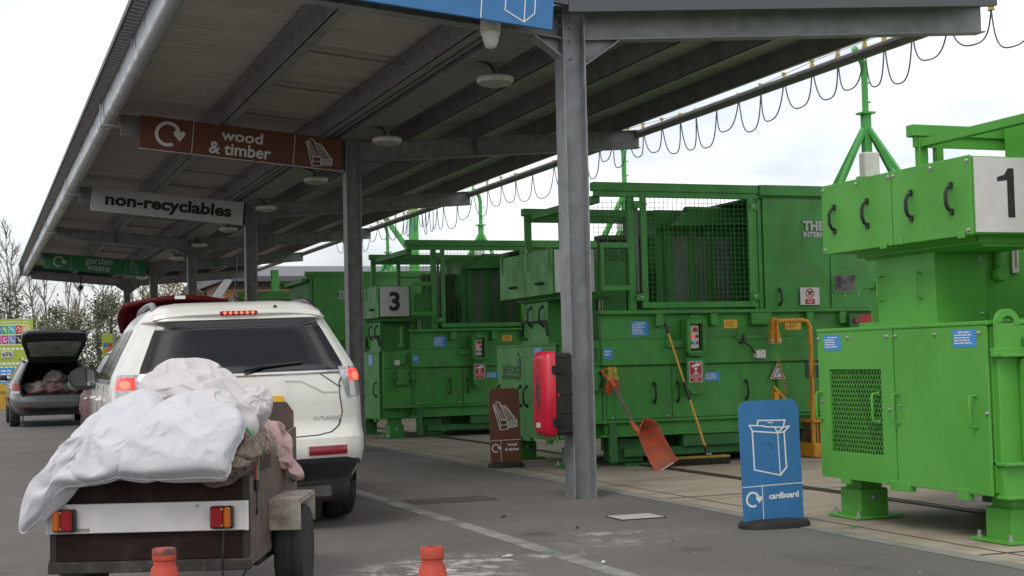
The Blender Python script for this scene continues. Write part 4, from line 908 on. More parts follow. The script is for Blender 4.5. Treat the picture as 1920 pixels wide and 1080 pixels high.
# jib posts that carry cable coils
def jib(x, y, h, label, br=True):
    t = thing('cable_post', label, 'post', (x, y, 0), group='light green cable posts')
    b = MB(); b.box(-.11, .11, -.11, .11, 0, h, .006); b.box(-.2, .2, -.2, .2, 0, .03); b.build('post', GREEN_BRT, t)
    if br:
        b = MB(); b.bar((-.1, 0, h-1.35), (-1.0, 0, h-.12), .12, .12); b.build('brace', GREEN_BRT, t)
        b = MB(); b.bar((.15, 0, h-.05), (-1.25, 0, h-.05), .14, .14); b.build('arm', GREEN_BRT, t)
jib(11.45, 38.2, 5.55, 'light green post with a diagonal brace and coiled cables above the number 3 machine')
jib(9.0, 45.5, 4.2, 'light green post standing in front of the brick building', False)

# ------------------------------------------------------------- floor signs
SIGN_EDGE = pm('pale_sign_edge', (.5, .5, .5), .5)
def floor_sign(name, label, x, y, rz, w, mat, tilt):
    t = thing('floor_sign', label, 'sign', (x, y, 0), rz)
    b = MB(); h = .875; r = .075; pts = [(-w/2, .03), (w/2, .03), (w/2, h-r)]
    for k in range(1, 8): pts.append((w/2-r+r*cos(pi/2*k/8), h-r+r*sin(pi/2*k/8)))
    for k in range(1, 9): pts.append((-w/2+r-r*sin(pi/2*k/8) if 0 else -w/2+r-r*cos(pi/2-pi/2*k/8) if 0 else -w/2+r*(1-sin(pi/2*k/8)), h-r+r*cos(pi/2*k/8)))
    b.prism(pts, -.006, .006, 'y'); p = b.build('panel', mat, t); p.rotation_euler = (0, tilt, 0)
    b = MB(); pl = []
    for k in range(28):
        a = 2*pi*k/28; pl.append((sgn(cos(a))*abs(cos(a))**.7*(w/2+.025), sgn(sin(a))*abs(sin(a))**.8*.14))
    vs = [(x_*s_, y_*s_, z) for s_, z in ((1, 0), (1.0, .028), (.94, .045), (.5, .058)) for x_, y_ in pl]
    fs = [(i*28+j, i*28+(j+1) % 28, (i+1)*28+(j+1) % 28, (i+1)*28+j) for i in range(3) for j in range(28)]+[tuple(range(28)), tuple(84+j for j in range(28))]
    b.add(vs, fs); b.build('base', RUBBER, t)
    return t, p
sgn = lambda v: -1 if v < 0 else 1
t, p = floor_sign('floor_sign', 'blue cardboard sign on a black rubber foot beside the bright green compactor', 5.165, 8.74, 0, .47, BLUE, -.022)
q = lambda a: ((a[0]-(105+(a[1]-95)*.043))/415*.47-.235, .845-(a[1]-95)/860*.83)
b = MB()
for pl in (((238,207),(427,217),(413,268)), ((238,207),(232,245)), ((178,238),(275,247),(287,255),(405,266),(456,263)), ((178,238),(199,282)), ((198,280),(375,305)), ((355,265),(375,305),(412,269)), ((375,305),(420,301),(456,263)), ((198,282),(212,555),(392,607)), ((375,305),(392,607)), ((420,302),(435,555),(392,607))):
    b.stroke([q(a) for a in pl], .0095 if len(pl) != 2 or pl[0][0] != 375 else .006, .0015, -.006)
b.stroke([q((306,226)), q((338,229))], .007, .0015, -.006); b.build('box_icon', LETTER_WHITE, p, smooth=0)
b = MB(); b.box(-.235, .235, -.0075, -.006, .285, .2905); b.box(-.085, -.080, -.0075, -.006, .035, .285); b.build('divider', LETTER_WHITE, p, smooth=0)
b = MB(); b.arrows(-.160, .20, .054, -.006, .0015); b.build('arrow_symbol', LETTER_WHITE, p, smooth=0)
b = MB(); b.text('cardboard', .085, .213, -.006, w=.235, bold=.03); b.build('lettering', LETTER_WHITE, p, smooth=0)
b = MB(); rg = random.Random(5)
for (x, z, r) in ((-.01, .57, .022), (.01, .545, .018), (.0, .40, .014)): b.prism([(x+r*rg.uniform(.6, 1.2)*cos(k*.7), z+r*.7*rg.uniform(.5, 1.2)*sin(k*.7)) for k in range(9)], -.0067, -.006, 'y')
b.build('smudge', pm('dirty_blue', (.03, .11, .25), .6), p, smooth=0)
t, p = floor_sign('floor_sign', 'brown wood & timber sign on a black foot left of the red box', 5.535, 15.08, 0, .36, BROWN, -.01)
b = MB(); wood_icon(b, -.135, .415, .275, .315, .0075, -.006); b.build('timber_icon', LETTER_WHITE, p, smooth=0)
b = MB(); b.box(-.18, .18, -.0075, -.006, .298, .304); b.box(-.060, -.055, -.0075, -.006, .035, .298); b.build('divider', LETTER_WHITE, p, smooth=0)
b = MB(); b.arrows(-.118, .215, .048, -.006, .0015); b.build('arrow_symbol', LETTER_WHITE, p, smooth=0)
b = MB(); b.text('wood', .075, .252, -.006, h=.037, bold=.03); b.text('& timber', .075, .198, -.006, w=.17, bold=.03); b.build('lettering', LETTER_WHITE, p, smooth=0)

# ------------------------------------------------------------- red and black extinguisher box on the first column
t = thing('extinguisher_box', 'red and black plastic box fixed to the nearest grey post', 'box', (4.735, 11.35, .54))
b = MB(); b.box(-.175, -.005, -.14, .14, .01, .70, .018)
for z in (.03, .19, .35, .52, .66): b.box(-.17, -.004, -.146, .146, z, z+.012, .004)
bx = b.build('back_box', BLACK, t)
b = MB(); pts = [(-.265, .045), (-.245, .02), (-.215, .005), (-.165, .0), (-.165, .71), (-.215, .705), (-.245, .69), (-.265, .665)]
n = len(pts)
vs = [(x, y*(1 if x > -.24 else .93), z) for y in (-.15, -.15, .15) for x, z in pts]
b.prism([(-.225, 0.), (-.165, 0.), (-.165, .71), (-.225, .71)], -.15, .15, 'y')
def octo(x, hw, z0, z1, c): return [(x, -hw+c, z0), (x, hw-c, z0), (x, hw, z0+c), (x, hw, z1-c), (x, hw-c, z1), (x, -hw+c, z1), (x, -hw, z1-c), (x, -hw, z0+c)]
b = MB(); rings = [octo(-.165, .152, -.005, .715, .03), octo(-.215, .152, -.005, .715, .03), octo(-.250, .135, .015, .695, .035), octo(-.268, .105, .05, .66, .03)]
b.grid(rings, closed=True); b.add(rings[0], [tuple(range(8))]); b.add(rings[3], [tuple(range(8))]); lid = b.build('lid', RED_PL, t, smooth=50)
for z in (.12, .56):
    b = MB(); b.box(-.20, -.11, -.163, -.146, z-.035, z+.035, .005); [b.box(-.195, -.12, -.168, -.163, z-.03+k*.012, z-.025+k*.012) for k in range(6)]; b.build('latch', BLACK, t)
TSd = Matrix.Translation((-.2685, 0, 0)) @ RX
b = MB(TSd); b.prism([(0, .18), (.045, .36), (0, .53), (-.045, .36)], -.003, 0, 'y'); b.build('view_window', pm('smoked_window', (.09, .075, .08), .15, var=.6, scale=20), lid)
b = MB(TSd); b.box(-.05, .04, -.003, 0, .075, .115); b.build('white_sticker', BOARD_WHITE, lid)
b = MB(TSd); b.box(-.03, .03, -.002, 0, .57, .64, .001); b.build('moulded_panel', pm('deep_red', (.33, .008, .022), .35), lid)
b = MB(); b.box(-.15, -.135, -.156, -.146, .335, .36); b.build('seal', RED_PL, t)

# ------------------------------------------------------------- shovel, broom, gloves, yellow step platform
t = thing('shovel', 'orange plastic shovel leaning on the dull green compactor', 'shovel', (6.70, 13.75, 0))
hd = Vector((-.36, .50, 1.19)); neck = Vector((-.115, .14, .385)); tip = Vector((.09, -.12, .015))
ax = (tip-neck).normalized(); sdv = Vector((.9, .05, .28)); sdv = (sdv-ax*sdv.dot(ax)).normalized(); nn = ax.cross(sdv).normalized()
if nn.y > 0: nn = -nn
P = []; Lb = (tip-neck).length
for i in range(15):
    u = i/14; row = []
    hw = .15*min(1, (u/.22)**.5 if u < .22 else 1)*(.93+.1*u)
    for j in range(13):
        v = j/6-1; lift = .19*abs(v)**2.2*(1-.85*u)+.13*(1-u)**3-.012*(1-abs(v))*(abs(v) < .18)*(1-u)
        P.append(0) if 0 else row.append(neck+ax*Lb*u+sdv*hw*v+nn*lift)
    P.append(row)
b = MB(); b.grid(P); sh = b.build('blade', pm('worn_orange_blade', (.62, .10, .03), .5, var=.2, dirt=(.17, .11, .085), dirt_amt=.8, dirt_scale=5, dirt_lo=.42, fine=.2), t, smooth=60)
sm = sh.modifiers.new('thickness', 'SOLIDIFY'); sm.thickness = .006
b = MB(); b.tube([neck+ax*.24+nn*.008, neck+ax*.08+nn*.035, neck-ax*.05+nn*.03, neck+(hd-neck)*.16], [.016, .024, .026, .024], 10); b.build('socket', ORANGE_PL, t)
b = MB(); b.tube([tip-ax*.012-sdv*.15+nn*.012, tip-ax*.012+sdv*.15+nn*.012], .008, 6); b.build('steel_edge', STEEL, t)
hdir = (hd-neck).normalized()
b = MB(); b.tube([neck+nn*.02, neck+hdir*.62], .0185, 10); b.build('shaft', pm('grey_wood_shaft', (.15, .125, .10), .7, var=.25, stretch=(3, 3, .4)), t)
b = MB(); e = neck+hdir*.62; sx = (sdv-hdir*sdv.dot(hdir)).normalized()
b.tube([e-hdir*.06, e+hdir*.05], [.024, .022], 10); b.tube([e+hdir*.03, e+hdir*.08-sx*.045, e+hdir*.15-sx*.055, e+hdir*.155+sx*.055, e+hdir*.08+sx*.045, e+hdir*.03], .0135, 8); b.build('grip', ORANGE_PL, t)

t = thing('broom', 'wide yard broom with yellow handle leaning beside the shovel', 'broom', (7.37, 14.0, 0))
b = MB(); b.box(-.36, .36, -.045, .045, .07, .10, .008); b.build('head_stock', pm('dirty_yellow_wood', (.33, .21, .03), .6, var=.3, dirt=(.05, .04, .03), dirt_amt=.7, dirt_scale=9), t)
b = MB(); rg = random.Random(4)
for i in range(64):
    for j in range(5):
        x = -.355+i*.0112; y = -.04+j*.02; s_ = 1.18
        b.bar((x, y, .075), (x*1.015+rg.uniform(-.006, .006), y*s_+rg.uniform(-.008, .008), .003), .008, .008)
b.build('bristles', pm('dark_bristles', (.018, .016, .012), .8, var=.5), t, smooth=0)
top = Vector((-.245, .24, 1.55)); bot = Vector((.10, .0, .12)); L_ = top-bot
b = MB(); b.tube([bot, bot+L_*.40], .014, 10); b.tube([bot+L_*.40, bot+L_*.92], .0125, 10); b.build('handle', pm('yellow_handle', (.60, .36, .04), .4, var=.08, dirt=(.3, .2, .06), dirt_amt=.3), t)
b = MB(); b.tube([bot+L_*.41, bot+L_*.545], .0165, 10); b.tube([bot+L_*.92, top], .0165, 10); b.box(.05, .15, -.035, .035, .10, .135, .008); b.tube([bot, bot+L_*.06], .021, 8); b.build('black_grip', BLACK, t)
b = MB(); b.box(.07, .13, -.042, -.036, .105, .13); b.build('clamp', GALV, t)

t = thing('work_gloves', 'orange and yellow work gloves hanging beside the shovel grip', 'gloves', (6.44, 14.2, 1.03))
GL = pm('orange_glove', (.46, .06, .02), .75, var=.3, scale=22, bump=.4, bump_scale=40)
GY = pm('yellow_glove_cuff', (.40, .30, .05), .8, var=.25, scale=20, bump=.4, bump_scale=40)
b = MB()
for s in (-1, 1):
    b.tube([(s*.012, -.02, .03), (s*.022, -.035, -.03), (s*.035, -.03, -.09), (s*.045, -.025, -.15)], [.018, .028, .034, .032], 8)
    for k in range(4): b.tube([(s*.045+(k-1.5)*.017, -.027+.004*(k % 2), -.14), (s*.05+(k-1.5)*.019, -.035, -.19-.012*(k in (1, 2))), (s*.045+(k-1.5)*.018, -.022, -.225-.014*(k in (1, 2)))], [.011, .010, .007], 6)
    b.tube([(s*.02, -.035, -.08), (s*-.01, -.05, -.12), (s*-.012, -.045, -.15)], [.013, .011, .007], 6)
b.build('glove_hands', GL, t, smooth=80)
b = MB()
for s in (-1, 1): b.tube([(s*.03, -.02, .045), (s*.02, -.035, .01), (s*.03, -.035, -.05), (s*.038, -.033, -.085)], [.03, .026, .037, .037], 9)
b.build('cuffs', GY, t, smooth=80)

t = thing('step_platform', 'yellow steel step platform with tall hoop and gate chain', 'platform', (8.75, 14.1, 0))
b = MB(); b.tube([(-.30, 0, 1.555), (.02, 0, 1.56), (.09, 0, 1.545), (.125, 0, 1.49), (.128, 0, 1.40), (.128, 0, .03)], .026, 10); b.build('hoop', YELLOW, t)
b = MB(); b.prism([(-.40, 1.30), (-.25, 1.30), (-.285, 1.44), (-.30, 1.59), (-.37, 1.59)], -.02, .03, 'y'); b.prism([(-.335, 1.31), (-.315, 1.31), (-.335, 1.57)], -.06, -.02, 'y'); br = b.build('wall_bracket', YELLOW, t)
for x in (-.37, -.28): bolt(MB().T, x, 1.33, -.02, br, .013)
b = MB(); b.box(.10, .62, -.05, .55, .01, .17, .006); b.box(.10, .62, -.05, .55, .40, .43, .004); b.build('step_frame', YELLOW, t)
b = MB(); b.box(.12, .6, -.02, .5, .17, .4); b.build('step_riser', pm('dirty_brown_riser', (.10, .06, .03), .7, var=.4), t)
b = MB()
for k in range(12): b.box(.16+k*.038, .172+k*.038, -.03, -.02, .18, .39)
for k in range(14):
    for j in range(4): b.box(.12+k*.036, .132+k*.036, -.03+j*.14, .07+j*.14, .43, .437)
b.build('tread_grid', YELLOW, t)
b = MB(); b.box(-.37, -.31, -.02, .05, .0, .76, .006); b.bar((-.36, .02, .82), (-.12, 0, .56), .05, .03); b.build('low_strut', YELLOW, t)
def chain(b, p0, p1, sag, n, r=.012):
    p0 = Vector(p0); p1 = Vector(p1)
    pts = [p0+(p1-p0)*(k/n)+Vector((0, 0, -sag*4*(k/n)*(1-k/n))) for k in range(n+1)]
    for k in range(n):
        a, c = pts[k], pts[k+1]; d = (c-a).normalized(); sd_ = Vector((0, 1, 0)) if k % 2 else Vector((1, 0, 0)); sd_ = (sd_-d*sd_.dot(d)).normalized()*r
        b.tube([a-d*.004, a+d*.006+sd_, c-d*.006+sd_, c+d*.004, c-d*.006-sd_, a+d*.006-sd_, a-d*.004], .0038, 5)
CH = pm('orange_chain', (.42, .20, .03), .5, var=.2)
b = MB(); chain(b, (-.335, -.04, 1.15), (-.22, -.03, .74), .0, 14, .014); b.build('chain', CH, t)
b = MB(); chain(b, (.155, -.02, 1.12), (.06, -.03, .58), -.0, 18, .012); chain(b, (.155, -.02, 1.12), (.15, -.02, .9), .0, 7, .012); b.build('chain', CH, t)

# ------------------------------------------------------------- cones
def cone(label, x, y, tiltx):
    t = thing('traffic_cone', label, 'cone', (x, y, 0), group='orange cones in the foreground')
    prof = [(.165, .03), (.15, .10), (.11, .27), (.106, .275), (.072, .45), (.056, .485), (.054, .49), (.051, .505), (.041, .562), (.034, .572), (.034, .586), (.0375, .59), (.0375, .617), (.034, .623), (.021, .623), (.019, .60)]
    b = MB(); b.lathe(prof, 32); b.build('body', CONE, t, smooth=40)
    b = MB(); b.box(-.20, .20, -.20, .20, 0, .03, .012); b.build('base', CONE, t)
    return t
t = cone('orange cone with a scuffed dark rim in front of the trailer', .566, 4.72, 0)
b = MB(); b.lathe([(.0381, .606), (.0381, .6185), (.0345, .6245), (.027, .6255), (.022, .6235)], 28); b.build('rim', CONE_DIRT, t)
cone('clean orange cone on the road right of the trailer', 1.33, 4.31, 0)

# ------------------------------------------------------------- cars
class Body:
    """body shell lofted from horizontal slices; local x right, y forward from the rear bumper, z up"""
    def __init__(s, prof, n=7.0, nf=4.5):
        s.p = prof; s.n = n; s.nf = nf
    def at(s, z):
        p = s.p
        if z <= p[0][0]: return p[0][1:]
        for a, c in zip(p[:-1], p[1:]):
            if z <= c[0]:
                u = (z-a[0])/(c[0]-a[0]); return tuple(a[k]+(c[k]-a[k])*u for k in (1, 2, 3))
        return p[-1][1:]
    def rear(s, x, z):
        w, yr, yf = s.at(z); q = min(1, abs(x)/w); h = (yf-yr)/2
        return yr+h*(1-max(0, 1-q**s.n)**(1/s.n))
    def sidex(s, y, z):
        w, yr, yf = s.at(z); h = (yf-yr)/2; q = min(1, abs(y-(yr+yf)/2)/h)
        return w*max(0, 1-q**s.n)**(1/s.n)
    def shell(s, wheels, hole=None, m=120):
        zs = []; p = s.p
        for a, c in zip(p[:-1], p[1:]):
            k = max(1, int((c[0]-a[0])/.035)); zs += [a[0]+(c[0]-a[0])*i/k for i in range(k)]
        zs.append(p[-1][0]); rows = []
        for z in zs:
            w, yr, yf = s.at(z); yc, h = (yr+yf)/2, (yf-yr)/2; row = []
            for j in range(m):
                a = 2*pi*j/m; c, d = cos(a), sin(a); e = 2/s.n
                if abs(c) > abs(d)*0:
                    row.append((w*sgn(c)*abs(c)**e, yc+h*sgn(d)*abs(d)**e, z))
            rows.append(row)
        vs = [q for r_ in rows for q in r_]; fs = []
        for i in range(len(rows)-1):
            for j in range(m):
                q = (i*m+j, i*m+(j+1) % m, (i+1)*m+(j+1) % m, (i+1)*m+j)
                cx = sum(vs[k][0] for k in q)/4; cy = sum(vs[k][1] for k in q)/4; cz = sum(vs[k][2] for k in q)/4
                if any(abs(cx) > .55*s.at(.6)[0] and (cy-wy)**2+(cz-wr)**2 < (wr*1.12)**2 for wy, wr in wheels): continue
                if hole and cy < 1.2 and hole(cx, cz): continue
                fs.append(q)
        fs.append(tuple((len(rows)-1)*m+j for j in range(m)))
        b = MB(); b.add(vs, fs); return b
    def rpatch(s, left, right, z0, z1, off, nx=24, nz=14):
        """patch on the rear; left / right give x at height z"""
        P = []
        for i in range(nz+1):
            z = z0+(z1-z0)*i/nz; a, c = left(z), right(z)
            P.append([(a+(c-a)*j/nx, s.rear(a+(c-a)*j/nx, z)-off, z) for j in range(nx+1)])
        Q = [[(x, y+off*.9+.004, z) for x, y, z in r_] for r_ in P]
        b = MB(); b.grid(P)
        rim = [P[0][j] for j in range(nx+1)]+[P[i][nx] for i in range(1, nz+1)]+[P[nz][j] for j in range(nx-1, -1, -1)]+[P[i][0] for i in range(nz-1, 0, -1)]
        rin = [Q[0][j] for j in range(nx+1)]+[Q[i][nx] for i in range(1, nz+1)]+[Q[nz][j] for j in range(nx-1, -1, -1)]+[Q[i][0] for i in range(nz-1, 0, -1)]
        b.grid([rim, rin], closed=True); return b
    def spatch(s, sg, pts, off, n=10):
        """side patch: quad outline (y,z) x4 -> grid"""
        A, B_, C_, E_ = [Vector(p) for p in pts]; P = []
        for i in range(n+1):
            u = i/n; l, r_ = A.lerp(E_, u), B_.lerp(C_, u); row = []
            for j in range(n+1):
                q = l.lerp(r_, j/n); row.append((sg*(s.sidex(q.x, q.y)+off), q.x, q.y))
            P.append(row)
        b = MB(); b.grid(P); return b
def lerp_tab(tab):
    def f(z):
        if z <= tab[0][0]: return tab[0][1]
        for a, c in zip(tab[:-1], tab[1:]):
            if z <= c[0]: return a[1]+(c[1]-a[1])*(z-a[0])/(c[0]-a[0])
        return tab[-1][1]
    return f
TYRE = pm('tyre_rubber', (.020, .020, .020), .7, var=.2, dirt=(.06, .055, .05), dirt_amt=.35, dirt_scale=10)
GLASS = pm('tinted_car_glass', (.006, .007, .008), .10, var=0, spec=.6)
RED_LIT = pm('lit_brake_lamp', (.5, .01, .01), .2, emit=(1, .05, .035), estr=.95, var=.5, scale=30)
RED_HOT = pm('lit_brake_lamp_core', (.8, .15, .1), .2, emit=(1, .13, .08), estr=1.2)
RED_LENS = pm('red_lens', (.22, .006, .010), .12, var=.15, spec=.6)
AMB_LENS = pm('amber_lens', (.42, .10, .012), .14, var=.2, spec=.6)
CLEAR_L = pm('clear_lamp_lens', (.42, .42, .43), .1, metal=.4, var=.2, scale=25)
CHROME = pm('chrome_trim', (.55, .55, .56), .15, metal=.9, var=.04)
def wheel(par, x, y, r, w, sg):
    T = Matrix.Translation((x, y, r)) @ Matrix.Rotation(sg*pi/2, 4, 'Y')
    b = MB(); b.lathe([(r*.66, -w/2), (r*.93, -w/2), (r*.985, -w*.40), (r, -w*.3), (r, -w*.17), (r*.985, -w*.15), (r, -w*.13), (r, w*.13), (r*.985, w*.15), (r, w*.17), (r, w*.3), (r*.985, w*.40), (r*.93, w/2), (r*.66, w/2)], 40, T=T); wh = b.build('wheel', TYRE, par)
    b = MB(); b.lathe([(r*.66, w*.40), (r*.60, w*.44), (r*.55, w*.25), (r*.2, w*.3), (r*.12, w*.38), (0.001, w*.38)], 30, T=T)
    b.build('rim', pm('alloy', (.32, .32, .33), .35, metal=.7) if 'alloy' not in D.materials else D.materials['alloy'], wh)
    return wh
PAINTW = pm('white_car_paint', (.64, .635, .585), .3, var=.03, coat=.5, dirt=(.47, .45, .39), dirt_amt=.45, dirt_scale=2.2, streak=.06)
# --- white SUV
suv = thing('suv', 'white SUV with lit brake lamps towing the trailer', 'car', (1.815, 10.12, 0), -radians(2.2))
suv.rotation_euler = (0, -radians(1.0), -radians(2.2))
B = Body([(.36, .85, .13, 4.45), (.48, .905, .03, 4.55), (.56, .92, .0, 4.6), (.66, .925, .01, 4.6), (.70, .925, .055, 4.6), (.76, .925, .085, 4.58), (.95, .92, .085, 4.5), (1.05, .91, .10, 4.3), (1.10, .902, .115, 3.75), (1.16, .882, .14, 3.5), (1.3, .81, .235, 3.25), (1.45, .728, .335, 2.95), (1.52, .69, .385, 2.8), (1.535, .683, .33, 2.77), (1.59, .645, .35, 2.6), (1.63, .60, .42, 2.45), (1.66, .53, .56, 2.3), (1.682, .42, .85, 2.1), (1.69, .25, 1.15, 1.9)], n=8.5)
wl = [(.95, .35), (3.62, .35)]
b = B.shell(wl); body = b.build('body', PAINTW, suv, smooth=28)
for wy, r in wl:
    for sg in (-1, 1): wheel(suv, sg*.775, wy, .345, .225, sg)
b = MB()
for wy, r in wl:
    for sg in (-1, 1):
        P = []
        for k in range(25):
            a = -.25+(pi+.5)*k/24; y, z = wy+.40*cos(a), .35+.40*sin(a); y2, z2 = wy+.46*cos(a), .35+.46*sin(a); z = max(z, .30); z2 = max(z2, .30)
            P.append([(sg*(B.sidex(y, z)-.10), y, z), (sg*(B.sidex(y, max(z, .4))+.012), y, z), (sg*(B.sidex(y2, max(z2, .4))+.004), y2, z2)])
        b.grid(P)
        b.lathe([(.40, 0), (.40, .005)], 24, T=Matrix.Translation((sg*.62, wy, .36)) @ Matrix.Rotation(pi/2, 4, 'Y'))
b.box(-.74, .74, .3, 4.3, .30, .40)
b.build('wheel_arch', BLACK, body)
w_l = lerp_tab([(1.145, -.725), (1.2, -.712), (1.45, -.605), (1.525, -.565)]); w_r = lambda z: -w_l(z)
B.rpatch(w_l, w_r, 1.145, 1.525, .006, 30, 12).build('rear_window', GLASS, body)
b = B.rpatch(lambda z: -.56, lambda z: .56, 1.532, 1.60, .0, 24, 3)
b = MB(); # spoiler lip
P = []
for j in range(31):
    x = -.60+1.2*j/30; e = (abs(x)/.60)**4*.03
    P.append([(x, .44+e, 1.622-e), (x, .335+e*1.5, 1.605-e), (x, .322+e*1.5, 1.575-e), (x, .345+e*1.5, 1.535-e*.5), (x, .42+e, 1.53-e*.5)])
b.grid(P, closed=True); b.build('spoiler', PAINTW, body, smooth=50)
bl = MB(); bl.box(-.135, .135, .311, .34, 1.565, 1.595, .008); q = bl.build('high_brake_lamp', RED_LENS, body)
for k in range(6):
    b = MB(); b.lathe([(.0115, 0), (.0105, .004), (.004, .006)], 10, T=Matrix.Translation((-.10+k*.04, .311, 1.58)) @ Matrix.Rotation(pi/2, 4, 'X')); b.build('bulb', RED_HOT, q)
b = MB(); b.lathe([(.014, 0), (.014, .012), (.008, .02)], 8, c=(.27, .36, 1.612)); b.build('washer_jet', BLACK, body)
# tailgate seam, chrome strip, plate recess
SEAM = pm('panel_gap', (.05, .05, .05), .8)
def rline(b, pts, w=.008, off=.003):
    for (x0, z0), (x1, z1) in zip(pts[:-1], pts[1:]):
        n = max(1, int(sqrt((x1-x0)**2+(z1-z0)**2)/.04))
        for k in range(n):
            a, c = k/n, (k+1)/n; xa, za, xb, zb = x0+(x1-x0)*a, z0+(z1-z0)*a, x0+(x1-x0)*c, z0+(z1-z0)*c
            b.bar((xa, B.rear(xa, za)-off*.3, za), (xb, B.rear(xb, zb)-off*.3, zb), w, w)
b = MB(); tg = [(.725, 1.135), (.675, 1.05), (.675, .95), (.69, .84), (.66, .745), (.60, .70), (.5, .682), (.3, .675), (0, .672)]
rline(b, [(-x, z) for x, z in tg]); rline(b, tg[::-1]); b.build('tailgate_gap', SEAM, body)
b = MB(); P = []
for j in range(41):
    x = -.735+1.47*j/40; P.append([(x, B.rear(x, 1.135)-.012, 1.142), (x, B.rear(x, 1.125)-.016, 1.128), (x, B.rear(x, 1.12)-.006, 1.118)])
b.grid(P); b.build('chrome_strip', CHROME, body)
b = MB(); rline(b, [(.28, 1.075), (.40, 1.07), (.53, 1.00), (.55, .985), (.66, .985)], .012, .0); rline(b, [(-.28, 1.075), (-.40, 1.07), (-.53, 1.00), (-.55, .985), (-.66, .985)], .012, .0); b.build('crease', pm('white_crease', (.58, .575, .53), .4), body)
b = MB(); b.box(-.26, .26, .058, .075, .865, .975, .003); npl = b.build('number_plate', pm('yellow_number_plate', (.72, .42, .02), .4, var=.04), body)
# tail lamps
for sg in (-1, 1):
    zz = (.95, 1.165)
    f1 = lerp_tab([(.95, .735), (1.0, .715), (1.165, .675)]); f2 = lambda z: B.at(z)[0]*.9985
    g1, g2 = (f1, f2) if sg > 0 else ((lambda z: -f2(z)), (lambda z: -f1(z)))
    lm = B.rpatch(g1, g2, .95, 1.165, .016, 14, 10).build('tail_lamp', CLEAR_L, body, smooth=60)
    h1 = lambda z: .755; h2 = lambda z: B.at(z)[0]*.965
    g1, g2 = (h1, h2) if sg > 0 else ((lambda z: -h2(z)), (lambda z: -h1(z)))
    B.rpatch(g1, g2, 1.06, 1.145, .021, 12, 6).build('red_section', RED_LIT, lm, smooth=60)
    xc = .80
    ew = lambda z: .034*sqrt(max(.0004, 1-((z-1.095)/.031)**2)); cx_ = sg*.815
    B.rpatch(lambda z: cx_-ew(z), lambda z: cx_+ew(z), 1.0645, 1.1255, .0235, 8, 12).build('bulb_glow', RED_HOT, lm, smooth=60)
    b = MB(); P = []
    B.rpatch((lambda z: .42) if sg > 0 else (lambda z: -.70), (lambda z: .70) if sg > 0 else (lambda z: -.42), .54, .605, .007, 12, 4).build('reflector', RED_LENS, body)
    b = MB(); rline(b, [(sg*.54, 1.118), (sg*.66, 1.03), (sg*.69, 1.02)], .007); b.build('panel_gap', SEAM, body)
# lower black bumper
Q = lerp_tab([(.30, .70), (.36, .80), (.46, .845), (.50, .80), (.535, .60)])
B.rpatch(lambda z: -Q(z), Q, .33, .52, .012, 30, 8).build('lower_bumper', pm('dark_grey_plastic', (.022, .023, .024), .5, var=.15), body, smooth=50)
b = B.rpatch(lambda z: -.42, lambda z: .42, .36, .47, .028, 20, 5); b.build('bumper_insert', BLACK, body)
b = MB(); b.box(-.6, .6, .12, .5, .22, .33, .02); b.lathe([(.11, -.25), (.13, -.2), (.13, .2), (.11, .25)], 16, T=Matrix.Translation((.52, .42, .30)) @ Matrix.Rotation(pi/2, 4, 'Y')); b.build('exhaust_box', pm('dull_exhaust', (.10, .095, .09), .5, metal=.6, var=.3), suv)
b = MB(); b.box(-.03, .03, -.09, .3, .36, .41, .006); b.lathe([(.02, 0), (.02, .04), (.026, .055), (.02, .085), (.004, .09)], 12, c=(0, -.07, .41)); b.build('tow_ball', BLACK, suv)
b = MB()
for k, ch in enumerate(('OUTLANDER',)):
    b.text(ch, .575, .80, B.rear(.575, .80)-.004, w=.205, h=.026, bold=.01); 
o = b.build('badge_lettering', CHROME, body, smooth=0)
# wiper
b = MB(); pr = lambda x, z, o_: (x, B.rear(x, z)-o_, z)
b.tube([pr(0, 1.165, .03), pr(.05, 1.175, .04), pr(.14, 1.19, .03)], [.024, .02, .012], 8); b.tube([pr(.02, 1.172, .02), pr(.2, 1.19, .022), pr(.42, 1.205, .018)], .011, 6); b.build('wiper', BLACK, body)
b = MB(); b.lathe([(.05, 0), (.04, .02), (.02, .04), (.008, .05)], 12, c=(.06, 1.0, 1.685)); b.tube([(.06, 1.0, 1.73), (.075, .93, 1.9), (.085, .90, 2.03)], .0045, 6); b.build('aerial', BLACK, body)
for sg in (-1, 1):
    b = MB(); b.tube([tuple(v) for v in spline([(sg*.585, .56, 1.61), (sg*.575, .66, 1.652), (sg*.57, .85, 1.672), (sg*.57, 1.4, 1.682), (sg*.57, 2.1, 1.665), (sg*.57, 2.3, 1.63)], 20)], .021, 8); b.build('roof_rail', BLACK if sg > 0 else GALV, body)
